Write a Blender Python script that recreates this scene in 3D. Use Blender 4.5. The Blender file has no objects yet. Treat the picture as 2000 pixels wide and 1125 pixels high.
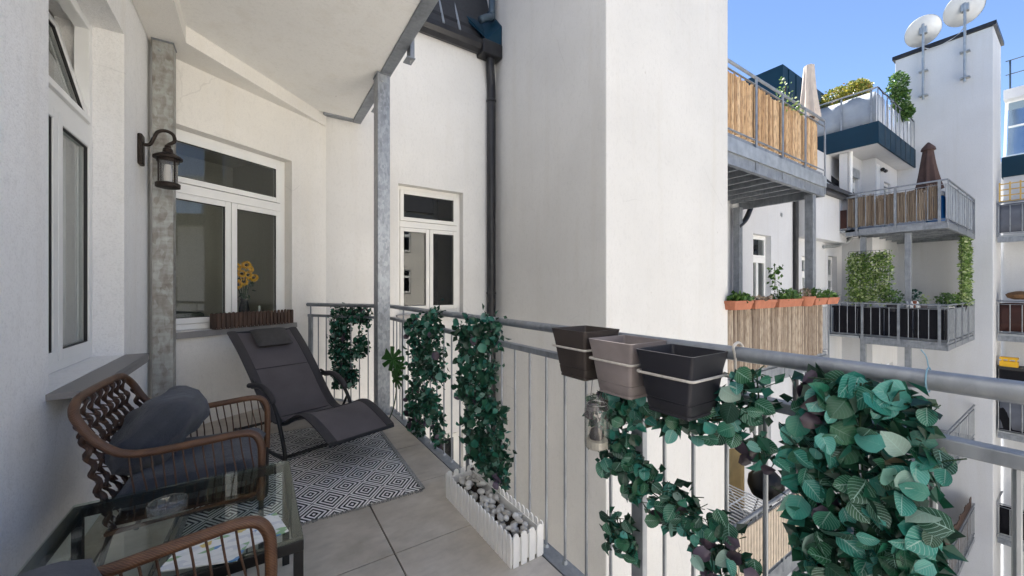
import bpy, math, random
from mathutils import Vector, Matrix, Euler
R = math.radians
sc = bpy.context.scene
COL = sc.collection
rnd = random.Random(7)

# ------------------------------------------------------------------ camera
HEAD = 33.58                       # view heading, degrees clockwise from +Y (the balcony's long axis)
cd = bpy.data.cameras.new('camera')
cd.sensor_width = 36.0; cd.lens = 13.5; cd.clip_start = 0.02; cd.clip_end = 3000
cam = bpy.data.objects.new('camera', cd); COL.objects.link(cam)
cam.location = (0, 0, 1.3); cam.rotation_euler = (R(90), 0, R(-HEAD))
sc.camera = cam
# ------------------------------------------------------------------ sky and sun
SUN_AZ, SUN_EL = 20.0, 56.0        # azimuth clockwise from +Y, elevation
wd = bpy.data.worlds.new('World'); sc.world = wd; wd.use_nodes = True
nt = wd.node_tree; bg = nt.nodes['Background']
sky = nt.nodes.new('ShaderNodeTexSky'); sky.sky_type = 'NISHITA'; sky.sun_disc = False
sky.sun_elevation = R(SUN_EL); sky.sun_rotation = R(SUN_AZ)
sky.air_density = 0.6; sky.dust_density = 0.0; sky.ozone_density = 2.2
nt.links.new(sky.outputs[0], bg.inputs[0]); bg.inputs[1].default_value = 0.056
sl = bpy.data.lights.new('sun', 'SUN'); sl.energy = 4.8; sl.angle = R(0.5); sl.color = (1, .955, .89)
so = bpy.data.objects.new('sun', sl); COL.objects.link(so)
sd = Vector((math.sin(R(SUN_AZ))*math.cos(R(SUN_EL)), math.cos(R(SUN_AZ))*math.cos(R(SUN_EL)), math.sin(R(SUN_EL))))
so.rotation_euler = sd.to_track_quat('Z', 'Y').to_euler(); so.location = sd*40
vs = sc.view_settings
vs.view_transform = 'Standard'; vs.look = 'None'; vs.gamma = 1; vs.use_curve_mapping = False
vs.exposure = 2.42
sc.cycles.max_bounces = 10; sc.cycles.diffuse_bounces = 5; sc.cycles.transparent_max_bounces = 16
sc.cycles.use_denoising = True

# ------------------------------------------------------------------ materials
class NT:
    def __init__(s, name):
        s.m = bpy.data.materials.new(name); s.m.use_nodes = True
        s.t = s.m.node_tree; s.b = s.t.nodes['Principled BSDF']; s.o = s.t.nodes['Material Output']
    def n(s, typ, **kw):
        d = s.t.nodes.new('ShaderNode'+typ)
        for k, v in kw.items():
            if k.startswith('i_'):
                d.inputs[k[2:].replace('_', ' ')].default_value = v
            else: setattr(d, k, v)
        return d
    def l(s, a, b): s.t.links.new(a, b)
    def coord(s, kind='Object', scale=(1, 1, 1)):
        c = s.n('TexCoord'); mp = s.n('Mapping'); mp.inputs['Scale'].default_value = scale
        s.l(c.outputs[kind], mp.inputs[0]); return mp.outputs[0]
    def world(s, scale=(1, 1, 1)):
        c = s.n('NewGeometry'); mp = s.n('Mapping'); mp.inputs['Scale'].default_value = scale
        s.l(c.outputs['Position'], mp.inputs[0]); return mp.outputs[0]
    def noise(s, vec, scale, detail=4, rough=.55):
        d = s.n('TexNoise'); d.inputs['Scale'].default_value = scale; d.inputs['Detail'].default_value = detail
        d.inputs['Roughness'].default_value = rough; s.l(vec, d.inputs['Vector']); return d.outputs['Fac']
    def ramp(s, fac, stops, interp='LINEAR'):
        d = s.n('ValToRGB'); cr = d.color_ramp; cr.interpolation = interp
        while len(cr.elements) < len(stops): cr.elements.new(.5)
        for e, (p, c) in zip(cr.elements, stops):
            e.position = p; e.color = (*c, 1) if len(c) == 3 else c
        s.l(fac, d.inputs[0]); return d.outputs[0]
    def math(s, op, a, b=None, clamp=False):
        d = s.n('Math', operation=op); d.use_clamp = clamp
        for i, x in enumerate((a, b)):
            if x is None: continue
            if isinstance(x, (int, float)): d.inputs[i].default_value = x
            else: s.l(x, d.inputs[i])
        return d.outputs[0]
    def mix(s, f, a, b):
        d = s.n('MixRGB')
        for i, x in enumerate((f, a, b)):
            if isinstance(x, (int, float)): d.inputs[i].default_value = x
            elif isinstance(x, tuple): d.inputs[i].default_value = (*x, 1)
            else: s.l(x, d.inputs[i])
        return d.outputs[0]
    def bump(s, h, strength, dist=.01):
        d = s.n('Bump'); d.inputs['Strength'].default_value = strength; d.inputs['Distance'].default_value = dist
        s.l(h, d.inputs['Height']); s.l(d.outputs[0], s.b.inputs['Normal'])
    def set(s, **kw):
        for k, v in kw.items():
            k = k.replace('_', ' ')
            if isinstance(v, tuple): v = (*v, 1) if len(v) == 3 else v
            if hasattr(v, 'is_output'): s.l(v, s.b.inputs[k])
            else: s.b.inputs[k].default_value = v
        return s
MAT = {}
def plaster(name, col, grain=170, bump=.35, dirt=.10):
    s = NT(name); w = s.world()
    big = s.noise(w, .9, 3); mid = s.noise(w, 5, 4); fine = s.noise(w, grain, 3, .7)
    streak = s.noise(s.world((3.2, 3.2, .22)), 1.6, 4)
    c = s.mix(s.ramp(big, [(.35, (0, 0, 0)), (.7, (1, 1, 1))]), col, tuple(v*(1-dirt) for v in col))
    c = s.mix(s.math('MULTIPLY', s.ramp(streak, [(.52, (0, 0, 0)), (.75, (1, 1, 1))]), .5), c, tuple(v*k for v, k in zip(col, (.88, .86, .82))))
    c = s.mix(s.math('MULTIPLY', s.ramp(fine, [(.28, (1, 1, 1)), (.5, (0, 0, 0))]), .5), c, tuple(v*.72 for v in col))
    pit = s.noise(s.world((1, 1, .55)), 34, 3, .65)
    c = s.mix(s.math('MULTIPLY', s.ramp(pit, [(.30, (1, 1, 1)), (.48, (0, 0, 0))]), .26), c, tuple(v*.74 for v in col))
    vo = s.n('TexVoronoi', feature='DISTANCE_TO_EDGE'); vo.inputs['Scale'].default_value = .8
    nv = s.n('TexNoise'); nv.inputs['Scale'].default_value = 3; nv.inputs['Detail'].default_value = 6; s.l(w, nv.inputs['Vector'])
    mv = s.n('MixRGB'); mv.inputs[0].default_value = .16; s.l(w, mv.inputs[1]); s.l(nv.outputs['Color'], mv.inputs[2]); s.l(mv.outputs[0], vo.inputs['Vector'])
    crack = s.math('MULTIPLY', s.ramp(vo.outputs['Distance'], [(.0, (1, 1, 1)), (.0035, (0, 0, 0))]), s.ramp(big, [(.55, (0, 0, 0)), (.62, (1, 1, 1))]))
    c = s.mix(s.math('MULTIPLY', crack, .25), c, tuple(v*.45 for v in col))
    spot = s.ramp(s.noise(w, 14, 1), [(.80, (0, 0, 0)), (.84, (1, 1, 1))])
    c = s.mix(s.math('MULTIPLY', spot, .35), c, (.35, .32, .28))
    h = s.math('ADD', s.math('ADD', fine, s.math('MULTIPLY', mid, .6)), s.math('MULTIPLY', pit, .8))
    s.bump(h, bump, .006); s.set(Base_Color=c, Roughness=.92); s.b.inputs['Specular IOR Level'].default_value = .15
    MAT[name] = s.m
plaster('plaster', (.78, .765, .735))
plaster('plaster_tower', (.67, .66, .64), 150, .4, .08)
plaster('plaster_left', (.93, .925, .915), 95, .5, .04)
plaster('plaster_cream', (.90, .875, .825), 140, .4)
plaster('plaster_far', (.66, .665, .68), 60, .2, .07)
plaster('plaster_ochre', (.74, .70, .63), 60, .2, .07)
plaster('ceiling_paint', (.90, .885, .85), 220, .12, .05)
plaster('room_paint', (.66, .64, .57), 60, .05, .05)
def simple(name, col, rough=.5, metal=0, noise=0, nscale=8, bump=0, bscale=120, spec=.4, world=True, stretch=(1, 1, 1)):
    s = NT(name); w = s.world(stretch) if world else s.coord('Object', stretch)
    if noise:
        f = s.noise(w, nscale, 5)
        c = s.mix(s.ramp(f, [(.3, (0, 0, 0)), (.7, (1, 1, 1))]), tuple(v*(1-noise) for v in col), tuple(min(1, v*(1+noise)) for v in col))
        s.set(Base_Color=c); s.set(Roughness=s.math('ADD', s.math('MULTIPLY', f, .25), rough-.12))
    else: s.set(Base_Color=col, Roughness=rough)
    if bump: s.bump(s.noise(w, bscale, 3), bump, .004)
    s.set(Metallic=metal); s.b.inputs['Specular IOR Level'].default_value = spec
    MAT[name] = s.m
simple('upvc', (.86, .86, .84), .35, 0, .04, 3)
simple('upvc_cream', (.80, .785, .74), .4, 0, .05, 3)
simple('seal', (.03, .03, .03), .6)
simple('dark_gutter', (.030, .030, .033), .35, .3, .3, 6)
simple('blue_metal', (.004, .030, .055), .55, 0, .10, 2, spec=.25)
simple('bluegrey_pipe', (.06, .09, .12), .32, .3, .2, 4)
simple('skylight_glass', (.42, .55, .66), .12, .85)
simple('zinc', (.40, .42, .43), .45, .6, .2, 6)
simple('roof_tile', (.035, .036, .04), .5, 0, .3, 20)
simple('sill_metal', (.27, .26, .255), .5, .25, .1, 14)
simple('black_frame', (.012, .012, .013), .38, .1, .2, 20)
simple('sling', (.105, .094, .102), .75, 0, .14, 6, .5, 900)
simple('sling_edge', (.042, .039, .043), .7, 0, .15, 30, .3, 600)
simple('head_pad', (.055, .052, .052), .7, 0, .2, 30, .4, 500)
simple('lamp_iron', (.030, .022, .018), .5, .5, .4, 60, .4, 300)
simple('white_plastic', (.88, .87, .84), .45, 0, .05, 8)
simple('white_wire', (.50, .47, .43), .5, 0, .2, 40)
simple('tie_blue', (.16, .30, .40), .5)
simple('pot_brown', (.048, .038, .034), .55, 0, .28, 5)
simple('pot_taupe', (.215, .185, .18), .55, 0, .28, 5)
simple('pot_dark', (.020, .020, .026), .5, 0, .28, 5)
simple('brown_wood', (.075, .045, .033), .65, 0, .35, 30, .3, 80, stretch=(1, 1, .2))
simple('terracotta', (.40, .15, .085), .7, 0, .15, 12)
simple('soil', (.035, .025, .018), .95, 0, .4, 60, .6, 90)
simple('black_screen', (.006, .006, .009), .7, 0, .2, 3, spec=.2)
simple('brown_screen', (.05, .018, .014), .7, 0, .2, 4)
simple('grey_cloth', (.30, .33, .37), .85, 0, .12, 2.5)
simple('pale_cloth', (.52, .55, .60), .85, 0, .12, 3)
simple('slate_cloth', (.13, .14, .17), .85, 0, .15, 3)
simple('beige_board', (.50, .42, .33), .7, 0, .15, 9)
simple('parasol_brown', (.085, .052, .045), .85, 0, .2, 6)
simple('parasol_beige', (.55, .48, .42), .85, 0, .1, 6)
simple('blue_plastic', (.01, .12, .36), .4, 0, .1, 3)
simple('yellow_wood', (.55, .36, .10), .6, 0, .15, 20)
simple('crate_yellow', (.75, .42, .02), .45)
simple('dish_grey', (.55, .56, .57), .45, .1, .06, 5)
simple('white_cloth', (.75, .75, .74), .9, 0, .05, 10)
simple('curtain', (.80, .78, .74), .9, 0, .05, 10)
simple('bed_cloth', (.09, .11, .09), .9, 0, .2, 8)
simple('bark', (.06, .042, .03), .9, 0, .4, 20)
simple('stem', (.022, .05, .02), .7, 0, .3, 40)
simple('monstera', (.020, .085, .012), .4, 0, .2, 30)
simple('green_leaf', (.06, .15, .03), .55, 0, .45, 7)
simple('petal', (.80, .42, .015), .55, 0, .15, 30)
simple('flower_core', (.06, .028, .01), .9, 0, .4, 90)
simple('white_flower', (.8, .8, .78), .7)
simple('basket', (.16, .085, .04), .8, 0, .4, 40)
simple('tan_screen', (.30, .22, .10), .85, 0, .15, 4)
simple('paving', (.50, .485, .46), .9, 0, .25, 3)
simple('grass_ground', (.035, .06, .02), .95, 0, .5, 6)
simple('far_ground', (.12, .12, .10), .95, 0, .4, .3)
simple('candle_wax', (.05, .045, .045), .6)
simple('red_ceramic', (.25, .02, .02), .35)
def galvanised(nm, spangle):
    s = NT(nm); w = s.world()
    v = s.n('TexVoronoi'); v.inputs['Scale'].default_value = 55; s.l(s.world((1, 1, .55)), v.inputs['Vector'])
    sp = s.n('SeparateColor'); s.l(v.outputs['Color'], sp.inputs[0])
    cloud = s.noise(w, 7, 5); st = s.noise(s.world((6, 6, .7)), 5, 4)
    f = s.math('ADD', s.math('MULTIPLY', sp.outputs[0], spangle), s.math('ADD', s.math('MULTIPLY', cloud, .65), s.math('MULTIPLY', st, .35)))
    c = s.ramp(f, [(.34, (.18, .195, .215)), (.55, (.27, .29, .315)), (.78, (.37, .395, .425))])
    s.set(Base_Color=c, Metallic=.45, Roughness=s.math('ADD', s.math('MULTIPLY', cloud, .3), .30)); MAT[nm] = s.m
galvanised('galvanised', .05); galvanised('spangled_steel', .28)
def rusty_post():
    s = NT('weathered_steel')
    v = s.n('TexVoronoi'); v.inputs['Scale'].default_value = 40; s.l(s.world((1, 1, .4)), v.inputs['Vector'])
    sp = s.n('SeparateColor'); s.l(v.outputs['Color'], sp.inputs[0])
    bands = s.noise(s.world((4, 4, 13)), 2.2, 5); blot = s.noise(s.world((9, 9, 4)), 2, 4)
    f = s.math('ADD', s.math('MULTIPLY', sp.outputs[0], .18), s.math('ADD', s.math('MULTIPLY', bands, .5), s.math('MULTIPLY', blot, .5)))
    c = s.ramp(f, [(.36, (.19, .175, .155)), (.52, (.29, .28, .255)), (.66, (.37, .38, .365)), (.85, (.48, .50, .49))])
    s.set(Base_Color=c, Metallic=.4, Roughness=.5); MAT['weathered_steel'] = s.m
rusty_post()
def stone_tile():
    s = NT('stone_tile'); w = s.world()
    a = s.noise(w, 3.2, 6, .62); b = s.noise(s.world((1, 2.3, 1)), 9, 5); f = s.noise(w, 160, 3)
    c = s.ramp(a, [(.28, (.33, .285, .23)), (.5, (.485, .435, .37)), (.72, (.62, .57, .505))])
    c = s.mix(s.math('MULTIPLY', s.ramp(b, [(.45, (0, 0, 0)), (.75, (1, 1, 1))]), .4), c, (.28, .25, .215))
    c = s.mix(s.math('MULTIPLY', f, .22), c, (.54, .52, .49))
    s.bump(f, .15, .002); s.set(Base_Color=c, Roughness=s.math('ADD', s.math('MULTIPLY', a, .25), .38)); MAT['stone_tile'] = s.m
stone_tile()
def rug():
    s = NT('rug'); c = s.n('TexCoord'); sx = s.n('SeparateXYZ'); s.l(c.outputs['Object'], sx.inputs[0])
    nz = s.n('TexNoise'); nz.inputs['Scale'].default_value = 38; nz.inputs['Detail'].default_value = 3; s.l(c.outputs['Object'], nz.inputs['Vector'])
    wob = s.math('MULTIPLY', s.math('SUBTRACT', nz.outputs['Fac'], .5), .10)
    def tri(o, cell, ph):
        f = s.math('FRACT', s.math('ADD', s.math('DIVIDE', o, cell), ph))
        return s.math('MULTIPLY', s.math('ABSOLUTE', s.math('SUBTRACT', f, .5)), 1.0)
    d = s.math('ADD', tri(sx.outputs[0], .205, .02), tri(sx.outputs[1], .25, .0))
    d = s.math('MINIMUM', d, s.math('SUBTRACT', 1.0, d))              # 0 at the centre of each diamond, .5 at its edge
    d = s.math('ADD', s.math('MULTIPLY', d, 7.0), wob)
    st = s.math('FRACT', s.math('ADD', d, .38)); st = s.math('ABSOLUTE', s.math('SUBTRACT', st, .5))
    fac = s.ramp(st, [(.22, (0, 0, 0)), (.27, (1, 1, 1))])
    fine = s.noise(s.coord('Object', (1, 3, 1)), 260, 2)
    dark = s.mix(fine, (.006, .006, .009), (.018, .018, .022)); lite = s.mix(fine, (.74, .73, .71), (.93, .92, .90))
    col = s.mix(fac, lite, dark)
    s.bump(fine, .5, .003); s.set(Base_Color=col, Roughness=.95); MAT['rug'] = s.m
rug()
simple('rug_border', (.30, .30, .29), .95, 0, .8, 180)
def rattan():
    s = NT('rattan'); w = s.world()
    wv = s.n('TexWave', wave_type='BANDS', bands_direction='DIAGONAL'); wv.inputs['Scale'].default_value = 75; wv.inputs['Distortion'].default_value = 3.5
    s.l(w, wv.inputs['Vector']); n = s.noise(w, 18, 4)
    c = s.ramp(s.math('ADD', s.math('MULTIPLY', wv.outputs['Fac'], .22), s.math('MULTIPLY', n, .78)), [(.25, (.055, .026, .015)), (.5, (.105, .048, .024)), (.8, (.18, .085, .04))])
    s.bump(wv.outputs['Fac'], .35, .002); s.set(Base_Color=c, Roughness=.42); MAT['rattan'] = s.m
rattan()
simple('spoke', (.085, .045, .028), .45, 0, .3, 30)
simple('dark_strand', (.050, .026, .017), .5, 0, .5, 40)
def cushion():
    s = NT('cushion'); w = s.coord('Object')
    a = s.noise(w, 9, 6); f = s.noise(s.coord('Object', (1, 6, 1)), 220, 2)
    c = s.ramp(a, [(.3, (.022, .027, .040)), (.55, (.040, .046, .062)), (.8, (.075, .082, .105))])
    c = s.mix(s.math('MULTIPLY', f, .35), c, (.09, .095, .11))
    h = s.math('ADD', s.math('MULTIPLY', s.noise(s.coord('Object', (1, 1.6, 1)), 5, 5), 3.0), s.math('MULTIPLY', f, .3))
    s.bump(h, .7, .02); s.set(Base_Color=c, Roughness=.9); s.b.inputs['Sheen Weight'].default_value = .25; MAT['cushion'] = s.m
cushion()
def thin_glass(name, tint, f0, rough=.0, milk=0.0):
    s = NT(name)
    tr = s.n('BsdfTransparent'); tr.inputs[0].default_value = (*tint, 1)
    gl = s.n('BsdfGlossy'); gl.inputs['Roughness'].default_value = rough
    lw = s.n('LayerWeight'); fr = s.math('ADD', s.math('MULTIPLY', s.math('POWER', lw.outputs['Facing'], 5.0), 1-f0), f0)
    mx = s.n('MixShader'); s.l(fr, mx.inputs[0]); s.l(tr.outputs[0], mx.inputs[1]); s.l(gl.outputs[0], mx.inputs[2])
    lw.inputs['Blend'].default_value = .5
    out = mx
    if milk:
        df = s.n('BsdfDiffuse'); df.inputs[0].default_value = (.7, .7, .7, 1); m2 = s.n('MixShader'); m2.inputs[0].default_value = milk
        s.l(mx.outputs[0], m2.inputs[1]); s.l(df.outputs[0], m2.inputs[2]); out = m2
    s.l(out.outputs[0], s.o.inputs['Surface']); MAT[name] = s.m
thin_glass('pane_glass', (.93, .95, .94), .045)
thin_glass('table_glass', (.88, .94, .91), .05)
thin_glass('jar_glass', (.93, .92, .88), .09, .03, .03)
thin_glass('ash_glass', (.95, .96, .96), .10, .03, .015)
thin_glass('lamp_glass', (.85, .84, .82), .06, .1, .12)
def leaf_mat(name, stops, island=False, vein=True, vcol=(.36, .56, .50)):
    s = NT(name)
    if island: r = s.n('NewGeometry').outputs['Random Per Island']
    else: r = s.n('ObjectInfo').outputs['Random']
    base = s.ramp(r, stops, 'LINEAR')
    r2 = s.math('FRACT', s.math('MULTIPLY', r, 17.3))
    if vein:
        uv = s.n('TexCoord'); sp = s.n('SeparateXYZ'); s.l(uv.outputs['UV'], sp.inputs[0])
        a = s.math('ABSOLUTE', s.math('MULTIPLY', s.math('SUBTRACT', sp.outputs[0], .5), 2))
        mid = s.math('LESS_THAN', a, .045)
        q = s.math('FRACT', s.math('MULTIPLY', s.math('SUBTRACT', sp.outputs[1], s.math('MULTIPLY', s.math('POWER', a, 1.3), .30)), 8.0))
        side = s.ramp(s.math('ABSOLUTE', s.math('SUBTRACT', q, .5)), [(.0, (1, 1, 1)), (.11, (0, 0, 0))])
        q2 = s.math('FRACT', s.math('MULTIPLY', s.math('ADD', sp.outputs[1], s.math('MULTIPLY', a, .55)), 13.0))
        side2 = s.math('MULTIPLY', s.ramp(s.math('ABSOLUTE', s.math('SUBTRACT', q2, .5)), [(.0, (1, 1, 1)), (.10, (0, 0, 0))]), .30)
        v = s.math('MAXIMUM', s.math('MAXIMUM', mid, side), side2)
        st = s.ramp(r2, [(.25, (.12, .12, .12)), (.45, (.75, .75, .75)), (1, (.95, .95, .95))])
        base = s.mix(s.math('MULTIPLY', v, st), base, vcol)
    n = s.noise(s.coord('Object'), 30, 3)
    base = s.mix(s.math('MULTIPLY', n, .22), base, (.01, .03, .02))
    s.set(Base_Color=base, Roughness=.36); s.b.inputs['Specular IOR Level'].default_value = .5
    tl = s.n('BsdfTranslucent'); s.l(base, tl.inputs[0]); mx = s.n('MixShader'); mx.inputs[0].default_value = .22
    s.l(s.b.outputs[0], mx.inputs[1]); s.l(tl.outputs[0], mx.inputs[2]); s.l(mx.outputs[0], s.o.inputs[0])
    MAT[name] = s.m
GREENS = [(0, (.006, .040, .022)), (.20, (.009, .075, .036)), (.38, (.014, .125, .045)), (.52, (.016, .150, .085)), (.66, (.018, .20, .155)), (.80, (.035, .27, .22)), (.90, (.09, .36, .31)), (.955, (.28, .42, .36)), (.985, (.36, .48, .42)), (1, (.16, .10, .04))]
leaf_mat('ivy_leaf', GREENS)
leaf_mat('ivy_small', [(0, (.006, .034, .018)), (.35, (.010, .065, .030)), (.65, (.016, .115, .06)), (.88, (.03, .20, .145)), (1, (.20, .34, .28))], vein=False)
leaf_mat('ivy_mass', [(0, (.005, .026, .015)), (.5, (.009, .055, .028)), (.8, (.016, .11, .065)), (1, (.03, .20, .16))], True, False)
leaf_mat('purple_leaf', [(0, (.030, .018, .030)), (.6, (.060, .038, .062)), (1, (.13, .10, .15))], vein=False)
leaf_mat('hedge_mass', [(0, (.06, .13, .025)), (.4, (.17, .29, .06)), (.7, (.32, .43, .12)), (1, (.62, .68, .40))], True, False)
leaf_mat('bush_mass', [(0, (.07, .13, .02)), (.5, (.24, .26, .04)), (.85, (.46, .40, .06)), (1, (.50, .28, .06))], True, False)
leaf_mat('green_mass', [(0, (.03, .08, .015)), (.5, (.07, .16, .03)), (1, (.18, .30, .07))], True, False)
def cane_mat(name, stops, nscale=3):
    s = NT(name); r = s.n('ObjectInfo').outputs['Random']
    base = s.ramp(r, stops); n = s.noise(s.world((9, 9, 2.5)), nscale, 5)
    base = s.mix(s.math('MULTIPLY', s.ramp(n, [(.45, (0, 0, 0)), (.68, (1, 1, 1))]), .6), base, (.10, .055, .03))
    s.set(Base_Color=base, Roughness=.65); MAT[name] = s.m
cane_mat('cane', [(0, (.32, .19, .09)), (.5, (.52, .33, .17)), (1, (.66, .47, .28))])
cane_mat('grey_cane', [(0, (.16, .12, .09)), (.5, (.29, .23, .17)), (1, (.42, .35, .27))])
leaf_mat('reed', [(0, (.17, .115, .08)), (.5, (.33, .25, .18)), (1, (.48, .39, .30))], True, False)
def pebble_mat():
    s = NT('pebble'); r = s.n('ObjectInfo').outputs['Random']; b = s.ramp(r, [(0, (.42, .40, .36)), (.6, (.58, .56, .52)), (1, (.78, .77, .74))])
    b = s.mix(s.math('MULTIPLY', s.noise(s.coord('Object'), 40, 5), .4), b, (.36, .34, .30)); s.set(Base_Color=b, Roughness=.7); MAT['pebble'] = s.m
pebble_mat()
def magazine():
    s = NT('magazine'); v = s.n('TexVoronoi'); v.inputs['Scale'].default_value = 26; s.l(s.coord('Object', (1, 2.2, 1)), v.inputs['Vector'])
    sp = s.n('SeparateColor'); s.l(v.outputs['Color'], sp.inputs[0])
    c = s.ramp(sp.outputs[0], [(0, (.75, .76, .74)), (.42, (.10, .26, .50)), (.54, (.68, .70, .68)), (.70, (.24, .42, .22)), (.80, (.62, .48, .14)), (.87, (.60, .62, .64)), (1, (.45, .62, .70))], 'CONSTANT')
    s.set(Base_Color=c, Roughness=.3); MAT['magazine'] = s.m
magazine()

# ------------------------------------------------------------------ mesh helpers
WL = {}                              # world location of every parent
class M:
    def __init__(s, T=None): s.v = []; s.f = []; s.uv = []; s.T = T
    def add(s, vs_, fs, uvs=None):
        o = len(s.v)
        s.v += [(s.T @ Vector(p)) if s.T is not None else Vector(p) for p in vs_]
        s.f += [tuple(i+o for i in f) for f in fs]
        if uvs: s.uv += uvs
        return s
    def box(s, x0, x1, y0, y1, z0, z1):
        return s.add([(x0, y0, z0), (x1, y0, z0), (x1, y1, z0), (x0, y1, z0), (x0, y0, z1), (x1, y0, z1), (x1, y1, z1), (x0, y1, z1)],
                     [(0, 3, 2, 1), (4, 5, 6, 7), (0, 1, 5, 4), (1, 2, 6, 5), (2, 3, 7, 6), (3, 0, 4, 7)])
    def fbox(s, P, d, n, u0, u1, w0, w1, z0, z1):
        """box in a frame: P + d*u + n*w, z"""
        c = []
        for z in (z0, z1):
            for u, w in ((u0, w0), (u1, w0), (u1, w1), (u0, w1)):
                c.append((P[0]+d[0]*u+n[0]*w, P[1]+d[1]*u+n[1]*w, z))
        return s.add(c, [(0, 3, 2, 1), (4, 5, 6, 7), (0, 1, 5, 4), (1, 2, 6, 5), (2, 3, 7, 6), (3, 0, 4, 7)])
    def bar(s, p, q, w, h, up=(0, 0, 1)):
        p, q = Vector(p), Vector(q); t = (q-p).normalized(); a = t.cross(Vector(up))
        a = a.normalized() if a.length > 1e-5 else Vector((1, 0, 0)); b = a.cross(t)
        c = [e+a*(w/2*i)+b*(h/2*j) for e in (p, q) for i, j in ((-1, -1), (1, -1), (1, 1), (-1, 1))]
        return s.add(c, [(0, 1, 2, 3), (7, 6, 5, 4), (0, 4, 5, 1), (1, 5, 6, 2), (2, 6, 7, 3), (3, 7, 4, 0)])
    def prism(s, poly, z0, z1):
        n = len(poly); vs_ = [(p[0], p[1], z0) for p in poly]+[(p[0], p[1], z1) for p in poly]
        return s.add(vs_, [tuple(range(n))[::-1], tuple(range(n, 2*n))]+[(i, (i+1) % n, n+(i+1) % n, n+i) for i in range(n)])
    def tube(s, pts, r, n=8, closed=False):
        P = [Vector(p) for p in pts]; k = len(P); rs = r if isinstance(r, (list, tuple)) else [r]*k
        T = []
        for i in range(k):
            a = P[(i-1) % k] if (closed or i > 0) else P[i]; b = P[(i+1) % k] if (closed or i < k-1) else P[i]
            T.append((b-a).normalized())
        up = Vector((0, 0, 1)) if abs(T[0].z) < .9 else Vector((1, 0, 0)); a = T[0].cross(up).normalized(); vs_ = []
        for i in range(k):
            a = (a-T[i]*a.dot(T[i]))
            a = a.normalized() if a.length > 1e-6 else T[i].orthogonal().normalized()
            b = T[i].cross(a)
            vs_ += [P[i]+(a*math.cos(t)+b*math.sin(t))*rs[i] for t in [2*math.pi*j/n for j in range(n)]]
        fs = []
        for i in range(k if closed else k-1):
            o, q = i*n, ((i+1) % k)*n
            fs += [(o+j, o+(j+1) % n, q+(j+1) % n, q+j) for j in range(n)]
        if not closed: fs += [tuple(range(n))[::-1], tuple(range((k-1)*n, k*n))]
        return s.add(vs_, fs)
    def lathe(s, prof, c=(0, 0, 0), n=20, Rm=None, cap=True):
        vs_ = []
        for r, z in prof:
            for j in range(n):
                p = Vector((r*math.cos(2*math.pi*j/n), r*math.sin(2*math.pi*j/n), z))
                if Rm is not None: p = Rm @ p
                vs_.append(p+Vector(c))
        fs = [(i*n+j, i*n+(j+1) % n, (i+1)*n+(j+1) % n, (i+1)*n+j) for i in range(len(prof)-1) for j in range(n)]
        if cap: fs += [tuple(range(n))[::-1], tuple(range((len(prof)-1)*n, len(prof)*n))]
        return s.add(vs_, fs)
    def frame(s, P, d, n, u0, u1, z0, z1, t, w0, w1):
        """rectangular frame of bar width t between u0..u1, z0..z1, no coplanar overlaps"""
        s.fbox(P, d, n, u0, u0+t, w0, w1, z0, z1); s.fbox(P, d, n, u1-t, u1, w0, w1, z0, z1)
        s.fbox(P, d, n, u0+t, u1-t, w0, w1, z0, z0+t); s.fbox(P, d, n, u0+t, u1-t, w0, w1, z1-t, z1); return s
    def build(s, name, mat, parent=None, smooth=False, bevel=0):
        xs = [p.x for p in s.v]; ys = [p.y for p in s.v]; zs = [p.z for p in s.v]
        c = Vector(((min(xs)+max(xs))/2, (min(ys)+max(ys))/2, min(zs)))
        me = bpy.data.meshes.new(name); me.from_pydata([p-c for p in s.v], [], s.f)
        if s.uv:
            ul = me.uv_layers.new(name='UVMap')
            for lp in me.loops: ul.data[lp.index].uv = s.uv[lp.vertex_index]
        me.update()
        o = bpy.data.objects.new(name, me); COL.objects.link(o)
        if mat: me.materials.append(MAT[mat])
        WL[o] = c.copy()
        if parent is not None: o.parent = parent; o.location = c-WL[parent]
        else: o.location = c
        if smooth:
            for p in me.polygons: p.use_smooth = True
        if bevel:
            b = o.modifiers.new('bevel', 'BEVEL'); b.width = bevel; b.segments = 2; b.limit_method = 'ANGLE'
        return o
def sm(o, deg=40):
    for p in o.data.polygons: p.use_smooth = True
    try: o.data.set_sharp_from_angle(angle=R(deg))
    except Exception: pass
    return o
def tag(o, label=None, cat=None, group=None, kind=None):
    if label: o['label'] = label
    if cat: o['category'] = cat
    if group: o['group'] = group
    if kind: o['kind'] = kind
    return o
def thing(name, label, cat, loc, group=None):
    o = bpy.data.objects.new(name, None); COL.objects.link(o); o.location = loc; o.empty_display_size = .1
    WL[o] = Vector(loc); return tag(o, label, cat, group)
def inst(name, me, parent, loc, rot=(0, 0, 0), scale=(1, 1, 1)):
    o = bpy.data.objects.new(name, me); COL.objects.link(o)
    if parent is not None: o.parent = parent; o.location = Vector(loc)-WL[parent]
    else: o.location = loc
    WL[o] = Vector(loc)
    if isinstance(rot, Matrix): o.rotation_euler = rot.to_euler()
    else: o.rotation_euler = rot
    o.scale = scale; return o
def mesh_of(m, name, mat, smooth=False):
    me = bpy.data.meshes.new(name); me.from_pydata(m.v, [], m.f)
    if m.uv:
        ul = me.uv_layers.new(name='UVMap')
        for lp in me.loops: ul.data[lp.index].uv = m.uv[lp.vertex_index]
    me.materials.append(MAT[mat]); me.update()
    if smooth:
        for p in me.polygons: p.use_smooth = True
    return me
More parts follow.
